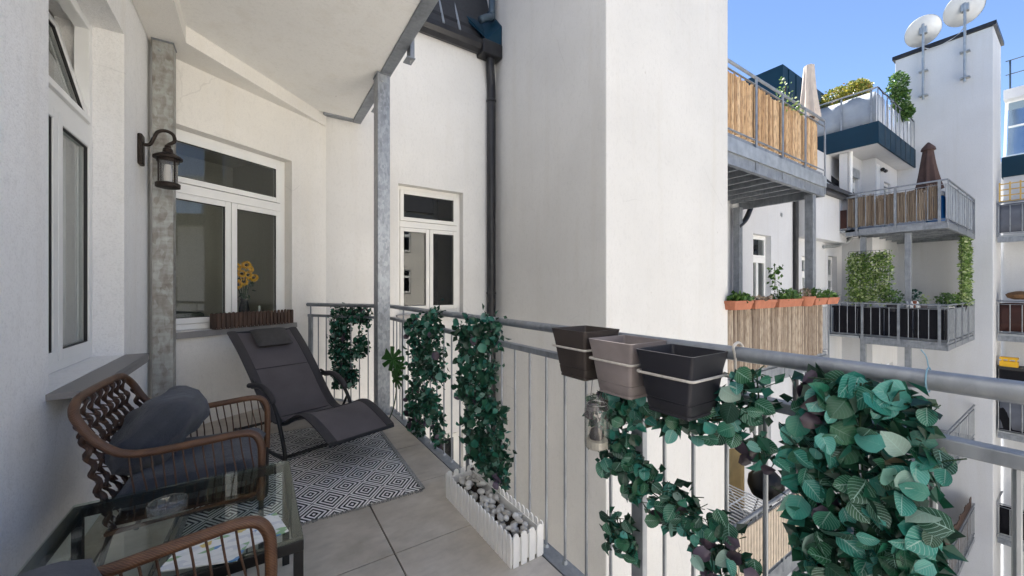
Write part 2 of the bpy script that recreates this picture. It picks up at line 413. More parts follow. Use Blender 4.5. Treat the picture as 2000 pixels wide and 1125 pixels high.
def spline(pts, k=8, closed=False):
    P = [Vector(p) for p in pts]; n = len(P); out = []
    for i in range(n if closed else n-1):
        p0 = P[(i-1) % n] if (closed or i > 0) else P[0]*2-P[1]
        p1, p2 = P[i], P[(i+1) % n]; p3 = P[(i+2) % n] if (closed or i < n-2) else P[-1]*2-P[-2]
        for j in range(k):
            t = j/k
            out.append(.5*((2*p1)+(p2-p0)*t+(2*p0-5*p1+4*p2-p3)*t*t+(3*p1-p0-3*p2+p3)*t**3))
    if not closed: out.append(P[-1])
    return out
def wall(name, parent, mat, P, d, n, L, z0, z1, holes=(), thick=.32, u0=0.0):
    """wall with rectangular openings; its outer face runs from P along d, n points out of the wall"""
    us = sorted(set([u0, L]+[h[0] for h in holes]+[h[1] for h in holes])); zs = sorted(set([z0, z1]+[h[2] for h in holes]+[h[3] for h in holes]))
    def solid(i, j):
        if i < 0 or j < 0 or i >= len(us)-1 or j >= len(zs)-1: return False
        u, z = (us[i]+us[i+1])/2, (zs[j]+zs[j+1])/2
        return not any(h[0] < u < h[1] and h[2] < z < h[3] for h in holes)
    m = M()
    def pt(u, w, z): return (P[0]+d[0]*u-n[0]*w, P[1]+d[1]*u-n[1]*w, z)
    for i in range(len(us)-1):
        for j in range(len(zs)-1):
            if not solid(i, j): continue
            a, b, c, e = us[i], us[i+1], zs[j], zs[j+1]
            m.add([pt(a, 0, c), pt(b, 0, c), pt(b, 0, e), pt(a, 0, e)], [(0, 1, 2, 3)])
            m.add([pt(a, thick, c), pt(b, thick, c), pt(b, thick, e), pt(a, thick, e)], [(3, 2, 1, 0)])
            for (ii, jj, q) in ((i-1, j, ((a, c), (a, e))), (i+1, j, ((b, e), (b, c))), (i, j-1, ((b, c), (a, c))), (i, j+1, ((a, e), (b, e)))):
                if not solid(ii, jj):
                    (ua, za), (ub, zb) = q
                    m.add([pt(ua, 0, za), pt(ub, 0, zb), pt(ub, thick, zb), pt(ua, thick, za)], [(0, 1, 2, 3)])
    return m.build(name, mat, parent)
def window(parent, P, d, n, u0, u1, z0, z1, rec=.15, mat='upvc', split=None, mull=True, sill=.12, detail=True, sill_mat='sill_metal', tilt=0):
    """window > frame pieces, casements, panes, sill; P lies on the wall face, n points outwards"""
    iw = (-n[0], -n[1]); g = .002
    fr = M().frame(P, d, iw, u0+g, u1-g, z0+g, z1-g, .055, rec, rec+.07)
    if split: fr.fbox(P, d, iw, u0+.055+g, u1-.055-g, rec-.004, rec+.066, split-.045, split+.045)
    w = fr.build('window', mat, parent, bevel=.004 if detail else 0)
    cells = []
    a, b = u0+.06, u1-.06
    if split: cells.append((a, b, split+.05, z1-.06)); lo1 = split-.05
    else: lo1 = z1-.06
    if mull: m_ = (a+b)/2; cells += [(a, m_-.003, z0+.06, lo1), (m_+.003, b, z0+.06, lo1)]
    else: cells.append((a, b, z0+.06, lo1))
    for ci, (ca, cb, cz, ce) in enumerate(cells):
        t = .055 if detail else .05; TT = None
        if tilt and ci == 0:
            hg = Vector((P[0]+d[0]*ca+iw[0]*(rec+.03), P[1]+d[1]*ca+iw[1]*(rec+.03), cz))
            TT = Matrix.Translation(hg) @ Matrix.Rotation(tilt, 4, Vector((d[0], d[1], 0))) @ Matrix.Translation(-hg)
        s_ = M(TT).frame(P, d, iw, ca, cb, cz, ce, t, rec-.014, rec+.045).build('casement', mat, w, bevel=.004 if detail else 0)
        M(TT).fbox(P, d, iw, ca+t-.002, cb-t+.002, rec+.012, rec+.018, cz+t-.002, ce-t+.002).build('pane', 'pane_glass', w)
        if detail: M(TT).frame(P, d, iw, ca+t-.001, cb-t+.001, cz+t-.001, ce-t+.001, .007, rec-.006, rec+.010).build('seal', 'seal', w)
    if sill:
        M().fbox(P, d, n, u0-.03, u1+.03, -rec+.002, sill, z0-.03, z0-.004).fbox(P, d, n, u0-.03, u1+.03, sill-.012, sill+.002, z0-.06, z0-.028).build('sill', sill_mat, w)
    return w
def room(parent, P, d, n, u0, u1, z0, z1, depth, mat='room_paint', back=.33):
    m = M(); q = lambda u, w, z: (P[0]+d[0]*u-n[0]*w, P[1]+d[1]*u-n[1]*w, z)
    c = [q(u, w, z) for z in (z0, z1) for u, w in ((u0, back), (u1, back), (u1, back+depth), (u0, back+depth))]
    m.add(c, [(0, 1, 2, 3), (7, 6, 5, 4), (1, 5, 6, 2), (2, 6, 7, 3), (3, 7, 4, 0)])
    return m.build('room', mat, parent)

# ------------------------------------------------------------------ ground
tag(M().box(-400, 900, -500, 900, -11.2, -10.95).build('ground', 'far_ground'), kind='structure')
tag(M().box(-.7, 60, -30, 4.7, -10.94, -10.9).build('courtyard_paving', 'paving'), kind='structure')
tag(M().box(19, 22.4, -12, 1.2, -10.89, -10.86).build('lawn', 'grass_ground'), kind='structure')

# ------------------------------------------------------------------ the house the balcony belongs to
D2 = (.8436, .5369); N2 = (.5369, -.8436); P2 = (-.755, 4.483)
near = thing('apartment_building', 'white rendered house around the balcony with bay window, dark gutter and tall blank stair tower', 'building', (0, 6, -10.9))
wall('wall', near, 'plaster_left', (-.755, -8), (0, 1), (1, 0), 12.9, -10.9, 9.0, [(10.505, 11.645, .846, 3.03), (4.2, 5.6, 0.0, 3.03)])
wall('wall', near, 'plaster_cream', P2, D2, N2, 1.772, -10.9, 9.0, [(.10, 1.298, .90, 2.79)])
wall('wall', near, 'plaster', (.74, 5.435), (1, 0), (0, -1), 2.54, -10.9, 5.08, [(.93, 1.95, .92, 2.79), (.93, 1.95, -2.8, -.93)], u0=-.1)
window(near, (-.755, -8), (0, 1), (1, 0), 10.505, 11.645, .846, 3.03, .15, split=2.30, sill=.12, tilt=R(-14))
window(near, P2, D2, N2, .10, 1.298, .90, 2.79, .12, split=2.24, sill=.05)
window(near, (.74, 5.435), (1, 0), (0, -1), .93, 1.95, .92, 2.79, .12, 'upvc_cream', split=2.235, sill=.06)
window(near, (.74, 5.435), (1, 0), (0, -1), .93, 1.95, -2.8, -.93, .12, 'upvc_cream', split=-1.5, sill=.06)
window(near, (-.755, -8), (0, 1), (1, 0), 4.2, 5.6, 0.02, 3.03, .15, split=2.30, sill=0)
room(near, (-.755, -8), (0, 1), (1, 0), 9.9, 12.1, 0, 3.2, 2.6)
room(near, P2, D2, N2, .0, 2.0, 0, 3.2, 2.0)
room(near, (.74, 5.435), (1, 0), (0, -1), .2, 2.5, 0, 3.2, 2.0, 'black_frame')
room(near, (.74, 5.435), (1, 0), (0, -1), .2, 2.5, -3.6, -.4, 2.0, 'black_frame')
room(near, (-.755, -8), (0, 1), (1, 0), 3.5, 6.2, 0, 3.2, 2.6)
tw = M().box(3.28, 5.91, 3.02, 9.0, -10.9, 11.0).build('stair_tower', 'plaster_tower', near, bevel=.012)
# plaster beam under the slab, following the house wall
beam_poly = [(-.752, 1.35), (-.497, 1.35), (-.500, 4.225), (.735, 5.418), (.72, 5.42), (-.752, 4.482)]
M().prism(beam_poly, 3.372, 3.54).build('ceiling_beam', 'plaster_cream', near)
# gutter, roof edge and pipes above the far window
m = M(); prof = [(5.43, 5.16), (5.43, 5.04), (5.36, 5.02), (5.27, 5.04), (5.235, 5.10), (5.235, 5.175), (5.25, 5.175), (5.25, 5.12), (5.30, 5.07), (5.40, 5.07), (5.415, 5.16)]
k = len(prof); m.add([(x, y, z) for x in (.78, 3.27) for y, z in prof], [tuple(range(k)), tuple(range(k, 2*k))[::-1]]+[(i, (i+1) % k, k+(i+1) % k, k+i) for i in range(k)])
gut = m.build('gutter', 'dark_gutter', near)
M().box(2.92, 3.275, 5.20, 5.432, 4.97, 5.19).build('hopper', 'dark_gutter', gut, bevel=.02)
pipe = M().tube(spline([(3.12, 5.33, 5.0), (3.12, 5.33, 4.80), (3.16, 5.37, 4.55), (3.15, 5.35, 4.2)], 6)+[(3.15, 5.35, -10.9)], .072, 16).build('downpipe', 'dark_gutter', near, smooth=True)
for z in (4.3, 1.2, -1.8): M().lathe([(.074, 0), (.080, .006), (.080, .03), (.074, .036)], (3.15, 5.35, z), 14).build('pipe_clip', 'dark_gutter', pipe)
roof = M().add([(.3, 5.36, 5.12), (3.28, 5.36, 5.12), (3.28, 9.0, 16.4), (-8, 9.0, 16.4), (.3, 5.5, 5.05), (3.28, 5.5, 5.05), (3.28, 9.14, 16.3), (-8, 9.14, 16.3)],
        [(0, 1, 2, 3), (7, 6, 5, 4), (0, 4, 5, 1), (1, 5, 6, 2), (2, 6, 7, 3), (3, 7, 4, 0)]).build('roof', 'roof_tile', near)  # unseen upper slope made extra tall to keep sun off railing and ivy
for i in range(5):
    z = 5.20+i*.26; y = 5.345+(z-5.12)*.384
    M().bar((.35, y, z), (3.0, y, z), .03, .05).build('snow_rail', 'dark_gutter', roof)
for x in (1.7, 2.0, 2.35, 2.62):
    M().tube([(x, 5.40, 5.30), (x, 5.72, 6.12)], .018, 6).build('roof_rib', 'zinc', roof)
M().add([(3.0, 5.22, 5.19), (3.27, 5.22, 5.19), (3.27, 5.22, 5.50), (3.0, 5.30, 5.30), (2.30, 6.10, 6.55), (3.27, 6.10, 6.55), (3.27, 5.5, 5.19), (2.3, 6.2, 6.5)],
        [(0, 1, 2, 3), (3, 2, 5, 4), (0, 3, 4, 7), (0, 7, 6, 1), (1, 6, 5, 2), (4, 5, 6, 7)]).build('roof_verge', 'blue_metal', roof)
M().box(2.36, 3.24, 6.25, 6.6, 5.7, 9).build('dormer_wall', 'plaster_far', near)
M().tube(spline([(3.17, 5.36, 8.5), (3.17, 5.36, 5.95), (3.15, 5.35, 5.70), (3.02, 5.30, 5.58), (2.92, 5.28, 5.50)], 6), .055, 14).build('downpipe', 'bluegrey_pipe', near, smooth=True)

# ------------------------------------------------------------------ balcony floor with its tiles
FLOOR = [(-.752, -2.2), (1.152, -2.2), (1.152, 4.262), (.462, 5.252), (-.752, 4.48)]
floor = tag(M().prism(FLOOR, -.20, -.013).build('balcony_floor', 'seal'), kind='structure')
def clip(poly, cl):
    for i in range(len(cl)):
        a, b = cl[i], cl[(i+1) % len(cl)]; out = []
        ins = lambda p: (b[0]-a[0])*(p[1]-a[1])-(b[1]-a[1])*(p[0]-a[0]) >= 0
        for j in range(len(poly)):
            p, q = poly[j], poly[(j+1) % len(poly)]; ip, iq = ins(p), ins(q)
            if ip: out.append(p)
            if ip != iq:
                dp = (b[0]-a[0])*(p[1]-a[1])-(b[1]-a[1])*(p[0]-a[0]); dq = (b[0]-a[0])*(q[1]-a[1])-(b[1]-a[1])*(q[0]-a[0])
                t = dp/(dp-dq); out.append((p[0]+(q[0]-p[0])*t, p[1]+(q[1]-p[1])*t))
        poly = out
        if not poly: return poly
    return poly
for i in range(-3, 2):
    for j in range(-8, 7):
        x0, y0 = .562+i*.604, 1.883+j*.604; g = .0034
        pl = clip([(x0+g, y0+g), (x0+.604-g, y0+g), (x0+.604-g, y0+.604-g), (x0+g, y0+.604-g)], FLOOR)
        if len(pl) > 2: M().prism(pl, -.012, rnd.uniform(-.0006, .0004)).build('tile', 'stone_tile', floor, bevel=.0015)

# ------------------------------------------------------------------ slab of the balcony above
ub = thing('upper_balcony', 'pale underside of the balcony overhead framed by a galvanised steel channel', 'balcony', (0, 0, 3.5))
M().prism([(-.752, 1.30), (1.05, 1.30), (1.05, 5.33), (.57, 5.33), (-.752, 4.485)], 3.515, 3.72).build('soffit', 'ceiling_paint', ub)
M().box(1.052, 1.16, 1.2, 5.425, 3.500, 3.74).build('edge_channel', 'galvanised', ub, bevel=.006)
M().box(.70, 1.05, 5.332, 5.425, 3.500, 3.74).build('edge_channel', 'galvanised', ub, bevel=.006)
for y in (3.42, 4.62):
    b = M().box(1.162, 1.20, y, y+.10, 3.40, 3.60).box(1.13, 1.205, y-.01, y+.11, 3.39, 3.3995).build('bracket', 'galvanised', ub)
    M().lathe([(.009, 0), (.009, .02)], (1.18, y+.05, 3.372), 8).build('bolt', 'zinc', b)
def hpost(name, label, x0, x1, y0, y1, z1, mat):
    p = thing(name, label, 'post', ((x0+x1)/2, (y0+y1)/2, 0))
    M().box(x0, x1, y0, y0+.009, .011, z1-.012).box(x0, x1, y1-.009, y1, .011, z1-.012).box(x0, x0+.008, y0+.009, y1-.009, .011, z1-.012).box(x1-.008, x1, y0+.009, y1-.009, .011, z1-.012).build('shaft', mat, p, bevel=.004)
    M().box(x0-.03, x1+.01, y0-.03, y1+.03, .0005, .0105).build('base_plate', 'galvanised', p)
    M().box(x0-.006, x1+.006, y0-.006, y1+.006, z1-.0115, z1-.001).build('top_plate', 'galvanised', p)
    for z in (z1-.09, ):
        M().lathe([(.011, 0), (.011, .008), (.006, .009), (.006, .016)], (x0+.045, y0, z), 6, Rm=Matrix.Rotation(R(90), 3, 'X')).build('bolt', 'zinc', p)
    return p
hpost('steel_post', 'bright galvanised steel post rising at the railing corner behind the sun lounger', 1.02, 1.145, 4.0, 4.16, 3.5, 'spangled_steel')
hpost('steel_post', 'mottled grey steel post in the wall corner behind the lantern', -.722, -.590, 4.285, 4.42, 3.37, 'weathered_steel')

# ------------------------------------------------------------------ railing
rail = thing('balcony_railing', 'galvanised steel balcony railing with round handrail and thin bars', 'railing', (1.2, 2, 0))
CR = (1.218, 4.262); EN = (.512, 5.262)
fd = Vector((EN[0]-CR[0], EN[1]-CR[1])); fl = fd.length; fd.normalize()
def along(s, z): return (CR[0]+fd.x*s, CR[1]+fd.y*s, z)
pts = [(1.218, -2.0, 1.1), (1.218, 4.16, 1.1)]+[(1.218-.004*i*i*.5, 4.16+.036*i, 1.1) for i in (1, 2, 3)]+[along(.05, 1.1), along(fl, 1.1)]
sm(M().tube(pts, .0220, 16).build('handrail', 'galvanised', rail))
M().box(1.198, 1.238, -2, 4.255, .955, .985).build('mid_rail', 'galvanised', rail, bevel=.003)
M().bar(along(.03, .97), along(fl-.02, .97), .04, .03).build('mid_rail', 'galvanised', rail, bevel=.003)
M().box(1.165, 1.245, -2, 4.27, -.030, -.006).build('bottom_rail', 'galvanised', rail, bevel=.003)
M().bar(along(.06, -.018), along(fl-.02, -.018), .08, .024).build('bottom_rail', 'galvanised', rail, bevel=.003)
M().box(1.172, 1.238, -2, 4.25, -.26, -.031).build('edge_channel', 'galvanised', rail)
pb = mesh_of(M().box(-.013, .013, -.026, .026, 0, 1).add([], []), 'post', 'galvanised')
bb = mesh_of(M().lathe([(.0068, 0), (.0068, 1)], n=8), 'bar', 'galvanised', False)
bfoot = mesh_of(M().lathe([(.015, 0), (.012, .006), (.008, .012)], n=8), 'bar_foot', 'zinc')
def bar_at(x, y):
    b = inst('bar', bb, rail, (x, y, -.006), scale=(1, 1, .962)); inst('collar', bfoot, b, (x, y, -.006), scale=(1, 1, 1/.962))
def post_at(x, y, a=0):
    p = inst('post', pb, rail, (x, y, -.006), (0, 0, a), (1, 1, .962)); inst('bar', bb, rail, (x, y, .984), (0, 0, 0), (1.2, 1.2, .1))
PY = [3.79, 2.37, .955, -.47, -1.9]
for y in PY: post_at(1.218, y)
for a, b, k in ((4.24, 3.79, 4), (3.79, 2.37, 10), (2.37, .955, 10), (.955, -.47, 13), (-.47, -1.9, 11)):
    for i in range(1, k): bar_at(1.218, a+(b-a)*i/k)
fa = math.atan2(fd.y, fd.x)+R(90)
post_at(*along(fl-.05, 0)[:2], fa)
for i in range(1, 9): bar_at(*along(.05+(fl-.10)*i/9, 0)[:2])

# ------------------------------------------------------------------ lantern on the wall
lam = thing('wall_lantern', 'dark iron lantern with glass cylinder on a curled wall arm', 'lamp', (-.75, 4.02, 2.2))
M().box(-.7545, -.725, 3.975, 4.065, 2.24, 2.475).build('back_plate', 'lamp_iron', lam, bevel=.01)
lc = (-.585, 4.02)
sm(M().tube(spline([(-.728, 4.02, 2.40), (-.690, 4.02, 2.41), (-.668, 4.02, 2.46), (-.645, 4.02, 2.515), (-.600, 4.02, 2.535), (-.556, 4.02, 2.515), (-.545, 4.02, 2.465), (-.575, 4.02, 2.435), (-.588, 4.02, 2.42)], 5), .0125, 10).build('arm', 'lamp_iron', lam))
sm(M().lathe([(.006, 2.43), (.02, 2.42), (.022, 2.40), (.03, 2.395), (.034, 2.365), (.08, 2.34), (.092, 2.328), (.092, 2.315), (.07, 2.312), (.07, 2.29)], (lc[0], lc[1], 0), 24).build('cap', 'lamp_iron', lam))
sm(M().lathe([(.060, 2.125), (.060, 2.295)], (lc[0], lc[1], 0), 20, cap=False).build('glass', 'lamp_glass', lam))
sm(M().lathe([(.024, 2.125), (.026, 2.20), (.020, 2.27), (.0, 2.275)], (lc[0], lc[1], 0), 14).build('bulb', 'white_plastic', lam))
sm(M().lathe([(.05, 2.085), (.076, 2.092), (.078, 2.12), (.07, 2.127), (.058, 2.127)], (lc[0], lc[1], 0), 24).build('base', 'lamp_iron', lam))
for i in range(4):
    a = R(45+90*i); x, y = lc[0]+.068*math.cos(a), lc[1]+.068*math.sin(a)
    M().tube([(x, y, 2.12), (x, y, 2.30)], .006, 6).build('cage_bar', 'lamp_iron', lam)

# ------------------------------------------------------------------ inside the windows
cur = M(); k = 40; vs_ = []
for j, z in enumerate((.90, 2.22)):
    for i in range(k+1): vs_.append((-1.0+.014*math.sin(i*1.25)+.006*math.sin(i*3.1), 2.58+.99*i/k, z))
cur.add(vs_, [(i, i+1, k+2+i, k+1+i) for i in range(k)])
o = cur.build('curtain', 'curtain', smooth=True); o.modifiers.new('t', 'SOLIDIFY').thickness = .004
tag(o, 'pale pleated curtain behind the glass of the leftmost window', 'curtain')
def in2(u, w, z): return (P2[0]+D2[0]*u-N2[0]*w, P2[1]+D2[1]*u-N2[1]*w, z)
c = in2(.98, .36, 1.0)
vt = thing('flower_vase', 'bunch of yellow sunflowers in a vase inside the bay window', 'flowers', c)
M().box(c[0]-.2, c[0]+.3, c[1]-.06, c[1]+.1, .93, .955).build('shelf', 'upvc', vt)
sm(M().lathe([(.04, .956), (.055, .99), (.05, 1.07), (.032, 1.15), (.038, 1.18)], (c[0], c[1], 0), 16).build('vase', 'candle_wax', vt))
for i, (du, dz) in enumerate(((-.17, .42), (-.09, .48), (.0, .50), (.07, .46), (-.14, .35), (-.05, .40), (.04, .39), (.09, .36), (-.09, .28), (-.01, .31))):
    h = in2(.98+du, .36-.02*(i % 3), 1.06+dz)
    M().tube([(c[0], c[1], 1.1), ((c[0]+h[0])/2, (c[1]+h[1])/2, (1.15+h[2])/2+.03), (h[0], h[1], h[2])], .004, 5).build('stem', 'stem', vt)
    Q = Matrix.Rotation(math.atan2(N2[1], N2[0])+rnd.uniform(-.6, .6), 3, 'Z') @ Matrix.Rotation(R(75)+rnd.uniform(-.4, .4), 3, 'Y')
    hd = M().lathe([(.001, .012), (.010, .010), (.015, 0), (.012, -.012)], h, 12, Rm=Q).build('flower_head', 'flower_core', vt)
    pm = M()
    for r_ in range(3):
        for q in range(17):
            a = 2*math.pi*(q+.5*r_)/15; L = rnd.uniform(.030, .042)*(.6+.2*r_); z = .010-.006*r_
            pm.add([Vector(h)+Q @ (Matrix.Rotation(a, 3, 'Z') @ Vector(p)) for p in ((.018, -.005, z), (.018+L*.5, -.011, z+.012), (.018+L, 0, z-.004), (.018+L*.5, .011, z+.012))], [(0, 1, 2, 3)])
    pm.build('petals', 'petal', hd)
lf = M()
for i in range(14):
    p = Vector(in2(.98+rnd.uniform(-.1, .12), .36+rnd.uniform(-.02, .03), rnd.uniform(1.16, 1.42))); Q = Euler((rnd.uniform(0, 6), rnd.uniform(0, 6), rnd.uniform(0, 6))).to_matrix()
    lf.add([p+Q @ Vector(q) for q in ((0, 0, 0), (.03, .02, .005), (.07, 0, 0), (.03, -.02, .005))], [(0, 1, 2, 3)])
lf.build('leaves', 'stem', vt)
cn = M().lathe([(.012, 1.0), (.012, 1.13), (.002, 1.135)], in2(1.13, .33, -.04), 10).build('candle', 'white_plastic', smooth=True); tag(cn, 'thin white candle beside the sunflowers behind the bay window', 'candle')
bd = thing('bed', 'bed with dark green cover seen low through the left pane of the bay window', 'bed', in2(.4, 1.3, 0))
M().fbox(P2, D2, (-N2[0], -N2[1]), .02, .85, .9, 2.2, .3, .92).build('mattress', 'white_cloth', bd, bevel=.05)
M().fbox(P2, D2, (-N2[0], -N2[1]), .015, .87, .88, 2.21, .925, 1.02).build('blanket', 'bed_cloth', bd, bevel=.04)
# small junction block under the sill of the leftmost window
M0 = M().box(-.69, -.632, 2.49, 2.545, .752, .783).build('junction_box', 'white_plastic', bevel=.008); tag(M0, 'small white plastic block under the end of the left window sill', 'box')

# ------------------------------------------------------------------ picket planters
def picket(w, h, t):
    n = 6; prof = [(-w/2, 0), (w/2, 0), (w/2, h-w/2)]+[(w/2*math.cos(a), h-w/2+w/2*math.sin(a)) for a in [math.pi*i/n for i in range(1, n)]]+[(-w/2, h-w/2)]
    k = len(prof)
    return M().add([(x, y, z) for y in (-t/2, t/2) for x, z in prof], [tuple(range(k)), tuple(range(k, 2*k))[::-1]]+[(i, k+i, k+(i+1) % k, (i+1) % k) for i in range(k)])
def picket_planter(name, label, C, ang, L, W, h, pw, nl, ns, mat, wallm, bottom):
    t = thing(name, label, 'planter', C); me = mesh_of(picket(pw, h, .006), 'picket', mat)
    T = Matrix.Translation(C) @ Matrix.Rotation(ang, 4, 'Z')
    def P(x, y, z): return T @ Vector((x, y, z))
    a = M(T); e = .007
    a.box(-L/2+e, L/2-e, -W/2+e, -W/2+e+.004, .012, h*.80).box(-L/2+e, L/2-e, W/2-e-.004, W/2-e, .012, h*.80)
    a.box(-L/2+e, -L/2+e+.004, -W/2+e+.004, W/2-e-.004, .012, h*.80).box(L/2-e-.004, L/2-e, -W/2+e+.004, W/2-e-.004, .012, h*.80).box(-L/2+e+.004, L/2-e-.004, -W/2+e+.004, W/2-e-.004, .012, .02)
    a.build('trough', wallm, t)
    if bottom: M(T).box(-L/2+.014, L/2-.014, -W/2+.014, W/2-.014, .02, bottom).build('filling', 'soil', t)
    for i in range(nl):
        x = -L/2+pw*.6+(L-pw*1.2)*i/(nl-1)
        for sgn in (-1, 1): inst('picket', me, t, P(x, sgn*(W/2), 0), (rnd.uniform(-.01, .01), 0, ang), (1, 1, rnd.uniform(.985, 1.015)))
    for i in range(ns):
        y = -W/2+pw*.75+(W-pw*1.5)*i/(ns-1)
        for sgn in (-1, 1): inst('picket', me, t, P(sgn*(L/2), y, 0), (0, 0, ang+R(90)))
    return T
TP = picket_planter('picket_planter', 'white picket planter box of pebbles standing on the floor by the railing', (1.072, 1.848, .0008), R(90), .74, .185, .155, .031, 19, 4, 'white_plastic', 'white_plastic', .075)
peb = []
for s in range(5):
    n, mm = 10, M(); rr = random.Random(s); vs_, fs = [], []
    ax = (1, rr.uniform(.7, .9), rr.uniform(.5, .7))
    for i in range(7):
        th = math.pi*i/6
        for j in range(n):
            ph = 2*math.pi*j/n; k = 1+.07*math.sin(2*ph+s)+.06*math.sin(3*th+s*2+ph)
            vs_.append((ax[0]*k*math.sin(th)*math.cos(ph), ax[1]*k*math.sin(th)*math.sin(ph), ax[2]*k*math.cos(th)))
    fs = [(i*n+j, i*n+(j+1) % n, (i+1)*n+(j+1) % n, (i+1)*n+j) for i in range(6) for j in range(n)]
    mm.add(vs_, fs); peb.append(mesh_of(mm, 'pebble', 'pebble', True))
placed = []; tries = 0
while len(placed) < 75 and tries < 6000:
    tries += 1
    lx, ly = rnd.uniform(-.335, .335), rnd.uniform(-.062, .062); r = rnd.uniform(.014, .024); z = .075+r*.5
    if lx < -.30 and rnd.random() < .4: continue
    for (a, b, cz, rr_) in placed:
        q = math.hypot(a-lx, b-ly)
        if q < (r+rr_)*.86: z = max(z, cz+math.sqrt(max(0, ((r+rr_)*.72)**2-q*q*.7)))
    if z > .130: continue
    placed.append((lx, ly, z, r)); p = TP @ Vector((lx, ly, z))
    o = inst('pebble', peb[len(placed) % 5], None, p, (rnd.uniform(-.4, .4), rnd.uniform(-.4, .4), rnd.uniform(0, 6)), (r*1.15, r*1.1, r*1.05))
    tag(o, 'smooth pale grey pebble lying in the white picket planter', 'pebble', 'pebbles in the white planter')
cB = in2(.86, -.022, .8975)
picket_planter('picket_planter', 'brown picket planter box on the sill of the bay window', cB, math.atan2(D2[1], D2[0]), .80, .115, .155, .030, 20, 3, 'brown_wood', 'brown_wood', .10)

# ------------------------------------------------------------------ rug
RT = Matrix.Translation((.30, 3.20, 0)) @ Matrix.Rotation(R(-2.0), 4, 'Z')
rg = thing('rug', 'black and white woven rug with concentric diamonds and fringed ends', 'rug', (.30, 3.20, 0))
m = M(); nx, ny = 30, 40; vs_ = []
for j in range(ny+1):
    for i in range(nx+1):
        x, y = -.62+1.24*i/nx, -.80+1.60*j/ny
        vs_.append((x, y, .0075+.0018*math.sin(x*9+y*5)*math.cos(y*7)))
m.add(vs_, [(j*(nx+1)+i, j*(nx+1)+i+1, (j+1)*(nx+1)+i+1, (j+1)*(nx+1)+i) for j in range(ny) for i in range(nx)])
me = mesh_of(m, 'weave', 'rug', True); o = inst('weave', me, rg, (.30, 3.20, 0), (0, 0, R(-2.0))); sd_ = o.modifiers.new('t', 'SOLIDIFY'); sd_.thickness = .006; sd_.offset = -1
for sx in (-1, 1): M(RT).box(sx*.62-.012 if sx < 0 else .608, -.608 if sx < 0 else .632, -.80, .80, .003, .0125).build('border', 'rug_border', rg)
fr = M(RT)
for e in (-1, 1):
    for i in range(150):
        x = -.61+1.22*i/149; L = rnd.uniform(.018, .028); dx = rnd.uniform(-.006, .006)
        fr.bar((x, e*.797, .007), (x+dx, e*(.80+L), .004), .0035, .003)
tag(fr.build('fringe', 'rug_border', rg), kind='stuff')

# ------------------------------------------------------------------ sun lounger
AX = Vector((.3, -.954, 0)).normalized(); LT = Vector((.954, .3, 0)).normalized(); HC = Vector((.055, 4.515, 0))
def L(s, t, z): return HC+AX*s+LT*(t*(1-.17*s/1.75)+.060*s/1.75)+Vector((0, 0, z))
lo = thing('sun_lounger', 'charcoal mesh rocking sun lounger with head pad facing the railing', 'sun lounger', L(.9, 0, 0))
prof = spline([Vector((s*.945, z, 0)) for s, z in ((0, .885), (.25, .735), (.5, .555), (.7, .39), (.86, .280), (1.0, .245), (1.13, .265), (1.27, .325), (1.40, .375), (1.52, .372), (1.68, .325), (1.84, .262))], 5)
W = .265
def sheet(t0, t1, dz, th, nt_=8, sag=.012, a=0, b=None):
    m = M(); P = prof[a:b]; k = len(P); vs_ = []
    for sgn in (0, 1):
        for p in P:
            for i in range(nt_+1):
                t = t0+(t1-t0)*i/nt_; e = 1-(2*i/nt_-1)**2
                vs_.append(L(p.x, t, p.y+dz-sag*e-sgn*th))
    q = nt_+1; o = k*q; fs = []
    for j in range(k-1):
        for i in range(nt_):
            a_ = j*q+i; fs.append((a_, a_+1, a_+q+1, a_+q)); fs.append((o+a_, o+a_+q, o+a_+q+1, o+a_+1))
        fs.append((j*q, (j+1)*q, o+(j+1)*q, o+j*q)); fs.append((j*q+nt_, o+j*q+nt_, o+(j+1)*q+nt_, (j+1)*q+nt_))
    for j in (0, k-1):
        for i in range(nt_): fs.append((j*q+i, j*q+i+1, o+j*q+i+1, o+j*q+i))
    return m.add(vs_, fs)
sl_ = sm(sheet(-W+.03, W-.03, .0, .003).build('sling', 'sling', lo))
for sg in (-1, 1):
    sm(sheet(sg*W-.036, sg*W+.036, .005, .012, 4, -.006).build('edge_band', 'sling_edge', lo))
    sm(M().tube([L(p.x, sg*W, p.y-.014) for p in prof], .013, 8).build('side_tube', 'black_frame', lo))
for i in (9, 22, 40):
    p = prof[i]; M().bar(L(p.x, -W+.035, p.y-.004), L(p.x, W-.035, p.y-.004), .012, .004).build('seam', 'sling_edge', sl_)
for i in (0, len(prof)-1):
    p = prof[i]; sm(M().tube([L(p.x, -W-.03, p.y-.012), L(p.x, W+.03, p.y-.012)], .0135, 8).build('end_tube', 'black_frame', lo))
hp = M(); n = 14; vs_ = []
dirv = (prof[8]-prof[0]); dn = Vector((dirv.y, -dirv.x, 0)).normalized()*-1
for sgn in (1, -1):
    for j in range(n+1):
        for i in range(n+1):
            u, v = 2*i/n-1, 2*j/n-1; th = .040*((1-u**6)*(1-v**4))**.5*sgn
            q = prof[0]+dirv*(.36+.26*v)+dn*(.045+th); vs_.append(L(q.x, .01+.155*u, q.y))
q = n+1; o = q*q
hp.add(vs_, [(j*q+i, j*q+i+1, (j+1)*q+i+1, (j+1)*q+i) for j in range(n) for i in range(n)]+[(o+j*q+i, o+(j+1)*q+i, o+(j+1)*q+i+1, o+j*q+i+1) for j in range(n) for i in range(n)])
sm(hp.build('head_pad', 'head_pad', lo), 80)
